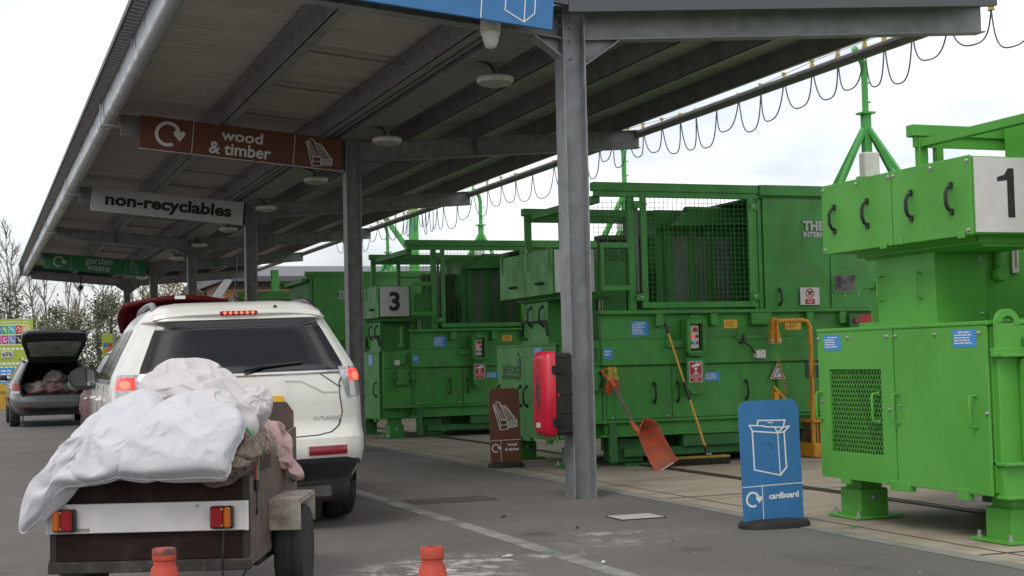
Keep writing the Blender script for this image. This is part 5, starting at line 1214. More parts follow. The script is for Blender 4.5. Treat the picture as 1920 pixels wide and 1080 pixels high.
# sides: windows, pillars, mirror
for sg in (-1, 1):
    wz0, wz1 = 1.13, 1.50
    for (y0, y1, y2, y3) in ((.75, 1.40, 1.40, .98), (1.46, 2.22, 2.18, 1.46), (2.28, 3.22, 2.72, 2.24)):
        B.spatch(sg, ((y0, wz0), (y1, wz0), (y2, wz1), (y3, wz1)), .005).build('side_window', GLASS, body)
    b = MB(); b.grid([[(sg*(B.sidex(y, 1.115)+.008), y, 1.125) for y in [.7+.1*k for k in range(26)]], [(sg*(B.sidex(y, 1.10)+.008), y, 1.105) for y in [.7+.1*k for k in range(26)]]]); b.build('belt_trim', BLACK, body)
    b = MB()
    for ya in (1.43, 2.42, 3.35):
        b.tube([(sg*(B.sidex(ya, z)+.001), ya, z) for z in (.5, .7, .9, 1.08)], .004, 5)
    b.build('door_gap', SEAM, body)
    for ya in (1.6, 2.6):
        b = MB(); b.tube([(sg*(B.sidex(ya, .97)+.0), ya, .97), (sg*(B.sidex(ya, .97)+.035), ya+.04, .97), (sg*(B.sidex(ya, .97)+.035), ya+.18, .97), (sg*(B.sidex(ya, .97)), ya+.22, .97)], .014, 8); b.build('door_handle', PAINTW, body)
    b = MB(); y, z = 3.02, 1.135
    b.lathe([(.02, .14), (.075, .13), (.098, .07), (.10, .0)], 20, T=Matrix.Translation((sg*1.0, y, z)) @ Matrix.Scale(1.3, 4, (1, 0, 0)) @ Matrix.Rotation(-pi/2, 4, 'X') ); b.tube([(sg*.84, y+.08, z-.09), (sg*.94, y+.06, z-.05)], [.05, .045], 8); mr = b.build('door_mirror', PAINTW, body)
    b = MB(); b.lathe([(.103, -.05), (.103, .012), (.09, .014)], 20, T=Matrix.Translation((sg*1.0, y-.0, z)) @ Matrix.Scale(1.3, 4, (1, 0, 0)) @ Matrix.Rotation(pi/2, 4, 'X')); b.build('mirror_surround', BLACK, mr)
    b = MB(); b.lathe([(.088, .0), (.088, .004)], 20, T=Matrix.Translation((sg*1.0, y-.020, z)) @ Matrix.Scale(1.3, 4, (1, 0, 0)) @ Matrix.Rotation(pi/2+radians(9), 4, 'X')); b.build('mirror_glass', pm('mirror_glass', (.30, .34, .33), .04, metal=1, var=.1) if 'mirror_glass' not in D.materials else D.materials['mirror_glass'], mr)
B.spatch(1, ((3.3, 1.17), (3.45, 1.17), (2.9, 1.48), (2.8, 1.48)), .004).build('windscreen', GLASS, body)

# --- dark grey estate with its boot open
PAINTG = pm('dark_grey_car_paint', (.095, .10, .105), .3, metal=.2, var=.05, coat=.6)
vw = thing('estate_car', 'dark grey estate car with its boot open and sacks inside', 'car', (1.60, 32.0, 0), radians(.4))
B = Body([(.30, .80, .10, 4.4), (.42, .86, .02, 4.5), (.55, .88, .0, 4.55), (.64, .885, .03, 4.5), (.68, .885, .08, 4.5), (.85, .88, .10, 4.4), (.92, .865, .11, 3.9), (.98, .84, .14, 3.5), (1.1, .78, .24, 3.3), (1.3, .66, .40, 2.9), (1.38, .61, .46, 2.7), (1.43, .53, .55, 2.5), (1.46, .40, .7, 2.3), (1.47, .2, .9, 2.1)], n=7)
wl = [(.95, .315), (3.55, .315)]
hw = lerp_tab([(.62, .58), (.70, .66), (.95, .68), (1.0, .67), (1.38, .50)])
body = B.shell(wl, hole=lambda x, z: .66 < z < 1.385 and abs(x) < hw(z)-.0).build('body', PAINTG, vw, smooth=28)
for wy, r in wl:
    for sg in (-1, 1): wheel(vw, sg*.765, wy, .315, .205, sg)
b = MB(); b.box(-.70, .70, .2, 4.2, .24, .40)
for wy, r in wl:
    for sg in (-1, 1): b.lathe([(.35, 0), (.35, .005)], 24, T=Matrix.Translation((sg*.6, wy, .33)) @ Matrix.Rotation(pi/2, 4, 'Y'))
b.build('underbody', BLACK, vw)
b = MB(); b.box(-.66, .66, .13, 1.5, .63, .66); b.box(-.70, -.66, .15, 1.5, .63, 1.0); b.box(.66, .70, .15, 1.5, .63, 1.0); b.box(-.6, .6, .6, 1.6, 1.36, 1.40); b.box(-.62, .62, 1.5, 1.56, .63, 1.05, .02)
for x in (-.38, .38): b.box(x-.22, x+.22, 1.45, 1.55, .95, 1.15, .04); b.box(x-.13, x+.13, 1.42, 1.52, 1.15, 1.32, .04)
b.build('boot_lining', pm('dark_trim', (.014, .014, .015), .8, var=.3), vw)
b = MB(); pts = [(-hw(z), B.rear(hw(z), z)-.006, z) for z in (.66, .70, .8, .95, 1.1, 1.25, 1.38)]; pts += [(-x, y, z) for x, y, z in pts[::-1]]; b.tube(pts+[pts[0]], .022, 6); b.build('boot_seal', RUBBER, body)
lidr = D.objects.new('tailgate', None)
b = MB(); P = []
for i in range(11):      # raised tailgate: outline from hinge to handle edge
    u = i/10; w = .50+.16*min(1, u*1.6)-(.05 if u > .95 else 0); zc = 1.44+.62*u; yc = .50-.75*u-.12*sin(u*pi)
    P.append([(w*(2*j/16-1), yc+.05*(2*j/16-1)**2*-1+.03, zc-.03*(2*j/16-1)**2*(1 if u > .5 else .4)) for j in range(17)])
b.grid([[r_[j] for j in range(17)] for r_ in P]); tl = b.build('tailgate', PAINTG, vw, smooth=60)
sd_ = tl.modifiers.new('thickness', 'SOLIDIFY'); sd_.thickness = .07; sd_.offset = -1
def lidpt(u, v, off):
    w = .50+.16*min(1, u*1.6)-(.05 if u > .95 else 0); zc = 1.44+.62*u; yc = .50-.75*u-.12*sin(u*pi)
    return (w*v, yc-.05*v*v+.03-.06*off, zc-.03*v*v*(1 if u > .5 else .4)-.075*off)
b = MB(); b.grid([[lidpt(.08+.9*i/8, -.97+1.94*j/12, 1) for j in range(13)] for i in range(9)]); b.build('tailgate_lining', BLACK, tl, smooth=60)
b = MB(); b.grid([[lidpt(.22+.5*i/6, -.82+1.64*j/12, 1.12) for j in range(13)] for i in range(7)]); b.build('tailgate_window', pm('lit_glass', (.16, .19, .16), .08, var=.35, scale=4), tl, smooth=60)
for sg in (-1, 1):
    f2 = lambda z: B.at(z)[0]*.999
    g1, g2 = ((lambda z: .69), f2) if sg > 0 else ((lambda z: -f2(z)), (lambda z: -.69))
    l_ = B.rpatch(g1, g2, .72, .93, .012, 10, 8).build('tail_lamp', RED_LENS, body, smooth=60)
    B.rpatch(g1, g2, .715, .765, .015, 10, 3).build('clear_section', CLEAR_L, l_, smooth=60)
    B.rpatch((lambda z: .42) if sg > 0 else (lambda z: -.70), (lambda z: .70) if sg > 0 else (lambda z: -.42), .40, .43, .006, 8, 2).build('reflector', RED_LENS, body)
    for (y0, y1, y2, y3) in ((.62, 1.35, 1.35, .85), (1.42, 2.2, 2.15, 1.42), (2.26, 3.15, 2.65, 2.22)): B.spatch(sg, ((y0, 1.0), (y1, 1.0), (y2, 1.33), (y3, 1.33)), .005).build('side_window', GLASS, body)
    b = MB(); b.box(sg*.86, sg*1.03, 2.85, 2.98, .98, 1.10, .04); b.box(sg*.78, sg*.9, 2.88, 2.95, .97, 1.02, .01); b.build('door_mirror', BLACK, body)
    b = MB(); b.tube([(sg*.60, .5, 1.42), (sg*.60, .7, 1.47), (sg*.60, 2.4, 1.47), (sg*.6, 2.5, 1.43)], .016, 6); b.build('roof_rail', CHROME, body)
b = MB(); b.grid([[(x*.1, B.rear(x*.1, z)-.004, z) for x in range(-8, 9)] for z in (.26, .30, .36, .40)]); b.build('lower_bumper', BLACK, body)
SACK = pm('grey_woven_sack', (.19, .175, .16), .85, var=.3, scale=9, bump=.5, bump_scale=25, dirt=(.12, .08, .06), dirt_amt=.5)
t = thing('rubble_sacks', 'grey woven sacks heaped in the open boot of the dark grey car', 'sacks', (1.58, 32.65, .66))
def lump(b, c, r, seed, nu=28, nv=18, amp=.25, flat=.0):
    P = []
    for i in range(nv+1):
        ph = pi*i/nv; row = []
        for j in range(nu):
            th = 2*pi*j/nu; d = Vector((sin(ph)*cos(th), sin(ph)*sin(th), cos(ph)))
            k = 1+amp*(noise.noise(d*1.9+Vector((seed, 0, 0)))+.5*abs(noise.noise(d*4.5+Vector((0, seed, 0)))))
            p = Vector(c)+Vector((d.x*r[0], d.y*r[1], d.z*r[2]))*k; p.z = max(p.z, flat); row.append(tuple(p))
        P.append(row)
    b.grid(P, closed=True)
for i, (c, r) in enumerate((((-.28, .1, .12), (.33, .35, .17)), ((.12, .15, .2), (.34, .35, .24)), ((.08, .0, .36), (.20, .25, .16)), ((.4, .2, .12), (.25, .3, .16)))):
    b = MB(); lump(b, c, r, i*3.3+1, amp=.4); b.build('sack', SACK, t, smooth=80)
b = MB(); b.tube([(-.5, -.28, .06), (-.2, -.3, .12), (.0, -.28, .25), (.08, -.24, .40)], .012, 6); b.tube([(-.1, -.3, .06), (.2, -.28, .16), (.15, -.26, .3)], .011, 6); b.build('red_strap', STICK_RED, t)

# --- dark red hatchback between them
PAINTR = pm('dark_red_car_paint', (.085, .007, .011), .4, var=.05, coat=0, spec=.15)
rc = thing('hatchback', 'dark red hatchback with raised tailgate hidden behind the white SUV', 'car', (2.2, 16.75, 0), radians(.2))
B = Body([(.28, .78, .10, 3.9), (.42, .85, .02, 4.0), (.56, .87, .0, 4.02), (.7, .87, .06, 4.0), (.85, .86, .10, 3.9), (.93, .84, .12, 3.3), (1.0, .82, .15, 3.05), (1.2, .72, .26, 2.75), (1.38, .62, .38, 2.45), (1.45, .52, .5, 2.2), (1.49, .35, .8, 1.95), (1.50, .15, 1., 1.8)], n=8)
wl = [(.7, .31), (3.25, .31)]
hw = lerp_tab([(.70, .62), (.95, .66), (1.38, .48)])
body = B.shell(wl, hole=lambda x, z: .72 < z < 1.39 and abs(x) < hw(z)).build('body', PAINTR, rc, smooth=28)
for wy, r in wl:
    for sg in (-1, 1): wheel(rc, sg*.745, wy, .31, .20, sg)
b = MB(); b.box(-.68, .68, .2, 3.8, .22, .40); b.box(-.65, .65, .12, 1.2, .68, .72); b.box(-.62, .62, 1.2, 1.26, .68, 1.1)
for wy, r in wl:
    for sg in (-1, 1): b.lathe([(.345, 0), (.345, .005)], 24, T=Matrix.Translation((sg*.58, wy, .33)) @ Matrix.Rotation(pi/2, 4, 'Y'))
b.build('underbody', BLACK, rc)
b = MB(); P = []
for i in range(9):
    u = i/8; w = .53+.15*min(1, u*1.8)-.12*max(0, (u-.72)/.28)**2; zc = 1.50+.50*u; yc = .45-.90*u
    P.append([(w*(2*j/16-1), yc+.10*(2*j/16-1)**2, zc+.05-.07*(2*j/16-1)**2-(.05 if u > .95 else 0)) for j in range(17)])
b.grid(P); tl = b.build('tailgate', PAINTR, rc, smooth=60); sd_ = tl.modifiers.new('thickness', 'SOLIDIFY'); sd_.thickness = .06; sd_.offset = -1
b = MB(); b.box(-.10, .02, -.455, -.44, 1.95, 1.995, .004); b.build('latch', CHROME, tl)
for sg in (-1, 1):
    for (y0, y1, y2, y3) in ((.45, 1.0, 1.0, .62), (1.06, 1.8, 1.75, 1.06), (1.86, 2.75, 2.30, 1.82)): B.spatch(sg, ((y0, 1.02), (y1, 1.02), (y2, 1.36), (y3, 1.36)), .005).build('side_window', GLASS, body)
    b = MB(); b.grid([[(sg*(B.sidex(y, 1.38)+.008), y, 1.385) for y in [.6+.1*k for k in range(18)]], [(sg*(B.sidex(y, 1.44)+.008), y, 1.45) for y in [.6+.1*k for k in range(18)]]]); b.build('roof_sky_sheen', pm('sky_sheen', (.5, .46, .47), .2, metal=.3) if 'sky_sheen' not in D.materials else D.materials['sky_sheen'], body)  # pale strip painted as sky reflected along the roof edge
    b = MB(); y, z = 2.62, 1.0
    b.lathe([(.02, .12), (.06, .11), (.078, .06), (.08, .0)], 16, T=Matrix.Translation((sg*.97, y, z)) @ Matrix.Scale(1.4, 4, (1, 0, 0)) @ Matrix.Rotation(-pi/2, 4, 'X')); b.box(sg*.78, sg*.88, y, y+.06, z-.06, z-.01, .01); mr = b.build('door_mirror', BLACK, body)
    b = MB(); b.lathe([(.068, .0), (.068, .004)], 16, T=Matrix.Translation((sg*.97, y-.002, z)) @ Matrix.Scale(1.4, 4, (1, 0, 0)) @ Matrix.Rotation(pi/2, 4, 'X')); b.build('mirror_glass', D.materials['mirror_glass'], mr)
    b = MB(); b.tube([(sg*(B.sidex(1.95, .83)), 1.95, .83), (sg*(B.sidex(1.95, .83)+.03), 1.98, .83), (sg*(B.sidex(1.95, .83)+.03), 2.12, .83), (sg*(B.sidex(1.95, .83)), 2.15, .83)], .014, 8); b.build('door_handle', CHROME, body)
    B.spatch(sg, ((3.55, .66), (3.92, .66), (3.80, .84), (3.40, .84)), .006).build('headlamp', CLEAR_L, body)
    b = MB()
    for ya in (1.03, 1.85, 2.85): b.tube([(sg*(B.sidex(ya, z)+.001), ya, z) for z in (.5, .7, .9)], .004, 5)
    b.build('door_gap', SEAM, body)

# ------------------------------------------------------------- trailer (origin on the ground under its rear edge, y forward)
TPOS, TROT = (.786, 6.9675, 0), -YAW
PLY = pm('dark_brown_plywood', (.020, .0105, .008), .75, spec=.2, var=.3, scale=5, stretch=(.5, 2, 3), dirt=(.075, .055, .045), dirt_amt=.45, dirt_scale=6, fine=.1)
PLY2 = pm('scuffed_brown_plywood', (.115, .080, .068), .75, var=.25, scale=6, dirt=(.23, .19, .16), dirt_amt=.6, dirt_scale=16, fine=.25)
MUDM = pm('grimy_cream_steel', (.40, .37, .31), .65, var=.18, dirt=(.17, .13, .095), dirt_amt=.85, dirt_scale=9, dirt_lo=.42, streak=.5, fine=.15)
OLDM = pm('old_black_steel', (.015, .013, .0125), .6, var=.4, dirt=(.08, .05, .035), dirt_amt=.5, dirt_scale=10)
tr = thing('trailer', 'small brown plywood trailer with a white light board, loaded with bedding', 'trailer', TPOS, TROT)
b = MB(); b.box(-.470, .436, 0, .012, .30, .672, .002); tb = b.build('tailboard', PLY, tr)
for x in (-.484, .42):
    b = MB(); b.box(x, x+.032, -.006, .03, .25, .68, .003); b.build('corner_angle', OLDM, tr)
b = MB(); b.box(-.49, .457, -.02, .03, .245, .298, .004); b.box(-.48, .45, .03, 1.48, .26, .30, .004); b.build('floor_frame', pm('worn_dark_timber', (.032, .026, .023), .8, var=.35, dirt=(.15, .13, .11), dirt_amt=.5, dirt_scale=12), tr)
for x0, x1 in ((.438, .455), (-.487, -.470)):
    b = MB(); b.prism([(.012, .300), (.012, .672), (.60, .672), (.60, .30)], x0, x1, 'x'); b.build('side_board', PLY2, tr)
    b = MB(); b.prism([(.604, .300), (.604, .76), (.80, .80), (1.47, .842), (1.47, .30)], x0, x1, 'x'); b.build('side_board', PLY2, tr)
    b = MB(); b.box(x0-.002 if x0 > 0 else x0-.006, x1+.006 if x0 > 0 else x1+.002, -.0, 1.48, .262, .312, .003); b.build('sill', PLY2, tr)
b = MB(); b.prism([(-.47, .3), (.44, .3), (.44, .93), (.40, .985), (.18, .99), (-.44, .985), (-.47, .95)], 1.47, 1.485, 'y'); b.build('headboard', pm('faded_brown_plywood', (.075, .052, .046), .75, var=.25, dirt=(.14, .11, .1), dirt_amt=.5, dirt_scale=9), tr)
b = MB(); b.box(-.466, .434, .014, 1.468, .31, .60); b.build('load_bed', OLDM, tr)
b = MB(); b.box(-.493, .452, -.030, -.010, .432, .568, .003); lb = b.build('light_board', BOARD_WHITE, tr)
b = MB(); b.box(.435, .4535, -.033, -.030, .431, .569, .001); b.build('end_cap', BOARD_WHITE, lb)
b = MB(); b.box(-.494, -.482, -.033, -.030, .431, .569, .001); b.build('end_cap', BOARD_WHITE, lb)
for x in (-.40, .215): bolt(MB().T, x, .552, -.030, lb, .006)
b = MB(); b.box(-.355, -.29, -.0325, -.030, .441, .456); b.build('old_label', pm('torn_grey_label', (.22, .21, .19), .7, var=.4, scale=60), lb)
for xa, xb, red_left in ((-.455, -.347, False), (.280, .388, True)):
    b = MB(); b.box(xa, xb, -.068, -.030, .443, .548, .008); lamp = b.build('lamp', BLACK, lb)
    xm = xa+(xb-xa)*(.60 if red_left else .37)
    for (p, q_, m_) in ((xa+.003, xm, RED_LENS if red_left else AMB_LENS), (xm+.001, xb-.010, AMB_LENS if red_left else RED_LENS)):
        b = MB(); b.box(p, q_, -.086, -.066, .447, .545, .010); l_ = b.build('lens', m_, lamp)
        if q_-p < .045: continue
        b = MB(); b.lathe([(.020, 0), (.020, .0012), (.017, .0012)], 18, T=Matrix.Translation(((p+q_)/2, -.0858, .490)) @ Matrix.Rotation(pi/2, 4, 'X')); b.build('bulb_ring', m_, l_)
    for z in (.460, .534): bolt(MB().T, xm+(-.006 if red_left else .006), z, -.086, lamp, .0035)
b = MB(); b.tube([(.335, -.02, .43), (.335, -.03, .37), (.325, -.03, .28), (.33, -.02, .22), (.36, -.01, .19), (.39, .0, .19), (.42, .02, .22), (.44, .05, .27)], .0042, 6); b.build('lamp_lead', BLACK, tr)
for sg in (1, -1):
    xa, xb = (.456, .618) if sg > 0 else (-.65, -.488)
    b = MB(); b.box(xa, xb, .50, .508, .366, .52, .002); b.box(xa, xb, .508, 1.02, .512, .52, .002); b.prism([(xa, .512), (xb, .512), (xb, .36), (xa, .36)], 1.02, 1.026, 'y')
    e = xb if sg > 0 else xa; b.prism([(.50, .52), (1.026, .52), (1.026, .50), (.50, .50)], e-.004*sg, e, 'x'); b.build('mudguard', MUDM, tr)
    wheel(tr, sg*.545, .76, .235, .145, sg)
b = MB(); b.tube([(-.5, .76, .235), (.5, .76, .235)], .025, 8); b.box(.40, .44, .3, 1.3, .22, .26); b.box(-.44, -.40, .3, 1.3, .22, .26); b.build('axle', OLDM, tr)
b = MB(); b.bar((-.35, 1.48, .30), (0, 2.35, .36), .05, .05); b.bar((.35, 1.48, .30), (0, 2.35, .36), .05, .05); b.bar((0, 2.2, .36), (.02, 3.1, .45), .05, .05); b.build('drawbar', OLDM, tr)

def sub(o, l=1):
    m_ = o.modifiers.new('smooth', 'SUBSURF'); m_.levels = l; m_.render_levels = l
def cloth(name, col, rough=.85, weave=240, bump=.15, **k):
    return pm(name, col, rough, bump=bump, bump_scale=weave, spec=.2, **k)
DUV = cloth('white_cotton', (.55, .55, .585), var=.02, dirt=(.60, .57, .54), dirt_amt=.35, dirt_scale=3)
DUV2 = cloth('off_white_cotton', (.54, .52, .525), var=.03, dirt=(.52, .47, .44), dirt_amt=.4, dirt_scale=5)
TW = pm('brown_tweed', (.19, .15, .12), .95, var=.35, scale=30, fine=.5, bump=.8, bump_scale=190, spec=.1)
PK = cloth('pink_cotton', (.50, .34, .34), var=.05, dirt=(.38, .25, .25), dirt_amt=.35, dirt_scale=6)
def bed(name, label, cat, key, mat, hem=None):
    """bedding from the draped shapes above, turned with the trailer"""
    vs, fs, rims = SOFT[key]; b = MB(); b.v = list(vs); b.f = list(fs)
    c_ = sum((Vector(v) for v in vs), Vector())/len(vs); base = min(v[2] for v in vs); q = Vector((c_.x, c_.y, base))
    b.v = [tuple(Vector(v)-q) for v in vs]
    ob = b.build(name, mat, smooth=180); M_ = Matrix.Rotation(TROT, 4, 'Z'); ob.location = Vector(TPOS)+M_ @ q; ob.rotation_euler = (0, 0, TROT)
    sb = ob.modifiers.new('smooth', 'SUBSURF'); sb.levels = 1; sb.render_levels = 2
    if hem:
        b = MB()
        for r_ in rims: b.tube([tuple(Vector(p)-q) for p in r_+r_[:1]], hem, 6)
        b.build('hem', mat, ob, smooth=80)
    return tag(ob, label, cat), c_, base
bed('duvet', 'white duvet drooping over the left rear corner of the trailer', 'duvet', 'left', DUV, .0045)
bed('duvet', 'plump white duvet corner filling the middle of the trailer rear', 'duvet', 'right', DUV, .0045)
bed('duvet', 'crumpled off-white duvet bundled on top of the trailer load', 'duvet', 'bundle', DUV2)
o, c_, base = bed('tweed_blanket', 'brown tweed blanket sagging over the trailer tailboard under the white duvet', 'blanket', 'tweed', TW)
b = MB(); rg = random.Random(8)
for k in range(60):
    u = k/59; p = Vector((.462+.03*u, .10+.28*u, .845+.02*u))+Vector((rg.uniform(-.01, .01), rg.uniform(-.02, .02), rg.uniform(-.01, .02)))
    b.tube([p, p+Vector((.018+rg.uniform(-.01, .012), -.01, -.03)), p+Vector((.022+rg.uniform(-.015, .02), -.02, -rg.uniform(.06, .11)))], .0018, 4)
b.v = [(v[0]-c_.x, v[1]-c_.y, v[2]-base) for v in b.v]; b.build('fringe', pm('pale_tweed_fringe', (.26, .21, .17), .95, var=.3, scale=40), o)
bed('pink_cloth', 'dusty pink cloth draped over the right side of the trailer', 'cloth', 'pink', PK)
t = thing('bungee_cord', 'green and red bungee cord hooked over the right side of the trailer', 'cord', tuple(Vector(TPOS)+Matrix.Rotation(TROT, 4, 'Z') @ Vector((.46, .12, .50))), TROT)
def rel(p): return (p[0]-.46, p[1]-.12, p[2]-.50)
b = MB(); b.tube([rel(p) for p in ((.40, .06, .95), (.44, .10, .88), (.468, .13, .82), (.474, .14, .76), (.470, .13, .64))], .0055, 7); b.build('green_cord', pm('green_elastic', (.03, .40, .10), .6, var=.3, scale=90), t)
b = MB(); b.tube([rel(p) for p in ((.39, .04, .92), (.435, .08, .85), (.462, .12, .78), (.466, .12, .70), (.464, .12, .635))], .0055, 7); b.build('red_cord', pm('red_elastic', (.48, .03, .06), .6, var=.3, scale=90), t)
b = MB(); b.tube([rel(p) for p in ((.467, .12, .65), (.467, .12, .60))], .012, 8); b.tube([rel(p) for p in ((.467, .12, .6), (.468, .12, .55), (.472, .10, .52), (.466, .12, .49), (.462, .14, .51))], .0045, 6); b.build('hook', BLACK, t)
t = thing('bungee_hook', 'black bungee hook and cord below the tip of the pink cloth', 'hook', tuple(Vector(TPOS)+Matrix.Rotation(TROT, 4, 'Z') @ Vector((.465, 1.18, .55))), TROT)  # second bungee: end hook on a short black cord
b = MB(); b.tube([(0, 0, .25), (.006, 0, .12), (.008, -.01, .06)], .006, 6); b.build('cord', BLACK, t)
b = MB(); b.tube([(.0, .0, .08), (.02, -.01, .05), (.03, .0, .02), (.01, .0, 0), (.0, .0, .03)], .008, 6); b.build('hook_end', BLACK, t)

# ------------------------------------------------------------- litter
def scrap(label, x, y, w, h, rz, col, nm):
    rg = random.Random(int(x*100+y*10)); b = MB()
    pts = [(w*cos(k*.7)*rg.uniform(.7, 1.1), h*sin(k*.7)*rg.uniform(.7, 1.1)) for k in range(9)]
    b.prism(pts, .004, .010, 'z'); b.prism([(p[0]*.5+w*.2, p[1]*.6) for p in pts], .010, .017, 'z')
    tag(b.build('litter', pm(nm, col, .8, var=.2), loc=(x, y, .002), rot=(0, 0, rz)), label, 'litter')
scrap('white paper scrap on the road right of the trailer lead', 1.62, 7.72, .045, .018, .3, (.6, .6, .6), 'paper_scrap')
scrap('brown scrap on the road beside the white paper scrap', 1.50, 7.62, .018, .012, .8, (.25, .2, .14), 'brown_scrap')
scrap('small white scrap past the clean cone', 3.02, 8.25, .05, .014, .2, (.55, .54, .5), 'pale_scrap')
scrap('white pebble beside the worn line', 3.42, 7.72, .014, .012, .1, (.7, .7, .68), 'white_pebble')
scrap('dark stone on the asphalt below the grey post', 3.95, 9.35, .016, .014, .1, (.03, .025, .02), 'dark_stone')
scrap('dark leaf on the asphalt by the drain grate', 3.75, 10.3, .03, .012, .5, (.03, .025, .02), 'dark_leaf')
scrap('bright green paint chip near the compactor foot', 5.56, 8.38, .03, .014, .6, (.07, .36, .05), 'green_chip')
rg = random.Random(31)
b = MB()
for k in range(420):
    x = rg.uniform(-1.2, 5.2); y = rg.uniform(5.5, 17); s_ = rg.uniform(.003, .010)
    if .0 < x < 2.6 and 6.9 < y < 15: continue
    b.prism([(x+s_*cos(q*1.3+k), y+s_*rg.uniform(.6, 1.3)*sin(q*1.3+k)) for q in range(5)], .002, .002+s_*.6, 'z')
tag(b.build('grit', pm('pale_grit', (.28, .26, .23), .9, var=.5, scale=2)), 'loose grit and crumbs scattered on the asphalt', 'grit', kind='stuff')

# ------------------------------------------------------------- background
BRICK = D.materials.new('orange_brick'); BRICK.use_nodes = True; t_ = BRICK.node_tree; bs = t_.nodes['Principled BSDF']
tc_ = N(t_, 'ShaderNodeTexCoord'); mp_ = N(t_, 'ShaderNodeMapping'); mp_.inputs['Rotation'].default_value = (pi/2, 0, 0); t_.links.new(tc_.outputs['Object'], mp_.inputs[0])
bk = N(t_, 'ShaderNodeTexBrick'); bk.inputs['Color1'].default_value = (.36, .15, .075, 1); bk.inputs['Color2'].default_value = (.27, .105, .055, 1); bk.inputs['Mortar'].default_value = (.30, .22, .16, 1)
bk.inputs['Scale'].default_value = 1; bk.inputs['Brick Width'].default_value = .45; bk.inputs['Row Height'].default_value = .15; bk.inputs['Mortar Size'].default_value = .018
t_.links.new(mp_.outputs[0], bk.inputs[0]); t_.links.new(bk.outputs[0], bs.inputs['Base Color']); bs.inputs['Roughness'].default_value = .9
t = thing('brick_building', 'orange brick building with a dark grey roof beyond the compactors', 'building', (18, 72, 0))
b = MB(); b.box(-6.3, 7, 0, 12, 0, 5.35); b.build('wall', BRICK, t)
b = MB(); b.prism([(-.8, 5.35), (-.8, 5.6), (5.8, 6.55), (13, 5.6), (13, 5.35)], -6.6, 7.4, 'x'); b.build('roof', FASCIA, t)
b = MB(); b.bar((-6.95, -.85, 4.35), (-6.2, -.85, 5.45), .35, .3, up=(0, 1, 0)); b.box(-7.05, -6.6, -.8, 12, 4.0, 4.35); b.build('verge', pm('pale_verge', (.25, .265, .275), .6), t)
b = MB(); b.box(-6.31, 7.0, -.06, -.002, 5.0, 5.348); b.build('soffit_board', pm('brown_soffit', (.06, .04, .035), .7), t)
for x in (-2.5, 1.2, 4.6):
    b = MB(); b.box(x-.6, x+.6, -.03, .02, 1.2, 2.6, .01); f_ = b.build('window_frame', BOARD_WHITE, t)
    b = MB(); b.box(x-.52, x+.52, -.036, -.03, 1.28, 2.52); b.build('pane', GLASS, f_)

GB = pm('lime_board', (.32, .42, .05), .5, var=.05); GBT = pm('pale_lime_print', (.62, .68, .38), .5)
t = thing('info_board', 'lime green information board with coloured tiles and a 65% panel', 'sign board', (.4, 62, 0))
b = MB(); b.box(-1.9, 1.9, 0, .06, .97, 3.30, .01); pn = b.build('board', GB, t)
b = MB()
for x in (-1.6, 1.6): b.box(x-.06, x+.06, .06, .16, 0, 3.2)
b.build('post', GALV_DK, t)
b = MB(); b.box(-1.72, 1.76, -.006, 0, 2.25, 3.08); fr = b.build('tile_field', GBT, pn)
cols = [[(.05, .16, .45), (.05, .35, .10), (.05, .38, .45), (.45, .04, .06), (.55, .36, .10)], [(.5, .08, .25), (.42, .06, .25), (.15, .22, .45), (.012, .012, .012), (.012, .012, .012)]]
for r_ in range(2):
    for k in range(5):
        for rep in (0, 1):
            x = 1.72-.258*(5-k)-rep*1.31; z = 2.69 if r_ == 0 else 2.29
            b = MB(); b.box(x+.008, x+.25, -.012, -.006, z, z+.355); tile = b.build('tile', pm('tile', cols[r_][k], .5), fr)
            b = MB(); cx, cz = x+.13, z+.18
            b.stroke([(cx+.07*cos(q*1.26+k), cz+.10*sin(q*1.26+r_)) for q in range(5)], .025, .004, -.012); b.build('icon', LETTER_WHITE, tile, smooth=0)
b = MB(); b.text('for separating your waste', 1.75, 3.18, 0, h=.11, bold=.01, align='RIGHT')
for k in range(11): b.box(-.3+k*.17, -.3+k*.17+.12, -.004, 0, 2.05, 2.13)
for k in range(9): b.box(-.2+k*.18, -.2+k*.18+.14, -.004, 0, 1.45, 1.54); b.box(-.1+k*.18, -.1+k*.18+.12, -.004, 0, 1.30, 1.37)
b.build('lettering', LETTER_WHITE, pn, smooth=0)
b = MB(); b.box(.68, 1.12, -.03, 0, 1.74, 2.0); pl = b.build('percent_plate', BOARD_WHITE, pn)
b = MB(); b.text('65%', .90, 1.87, -.03, w=.38, bold=.03); b.build('lettering', INK, pl, smooth=0)
t = thing('notice_board', 'blue notice below the lime green information board', 'sign board', (.6, 60.8, 0))
b = MB(); b.box(-.9, .95, 0, .04, .72, 1.33, .01); pn = b.build('board', STICK_BLUE, t)
b = MB()
for k in range(4):
    for j in range(6): b.box(-.35+j*.2, -.35+j*.2+.15, -.004, 0, 1.17-k*.13, 1.23-k*.13)
b.build('small_print', LETTER_WHITE, pn, smooth=0)
b = MB()
for x in (-.7, .7): b.box(x-.03, x+.03, .04, .1, 0, 1.2)
b.build('post', GALV_DK, t)
t = thing('totem_sign', 'small lime sign with coloured tiles between the dark estate car and the canopy', 'sign', (4.45, 52.5, 0))
b = MB(); b.box(-.20, .17, 0, .06, 1.2, 2.42, .01); pn = b.build('board', GB, t)
b = MB(); b.box(.17, .30, 0, .08, 0, 2.44, .01); b.build('post', GALV, t)
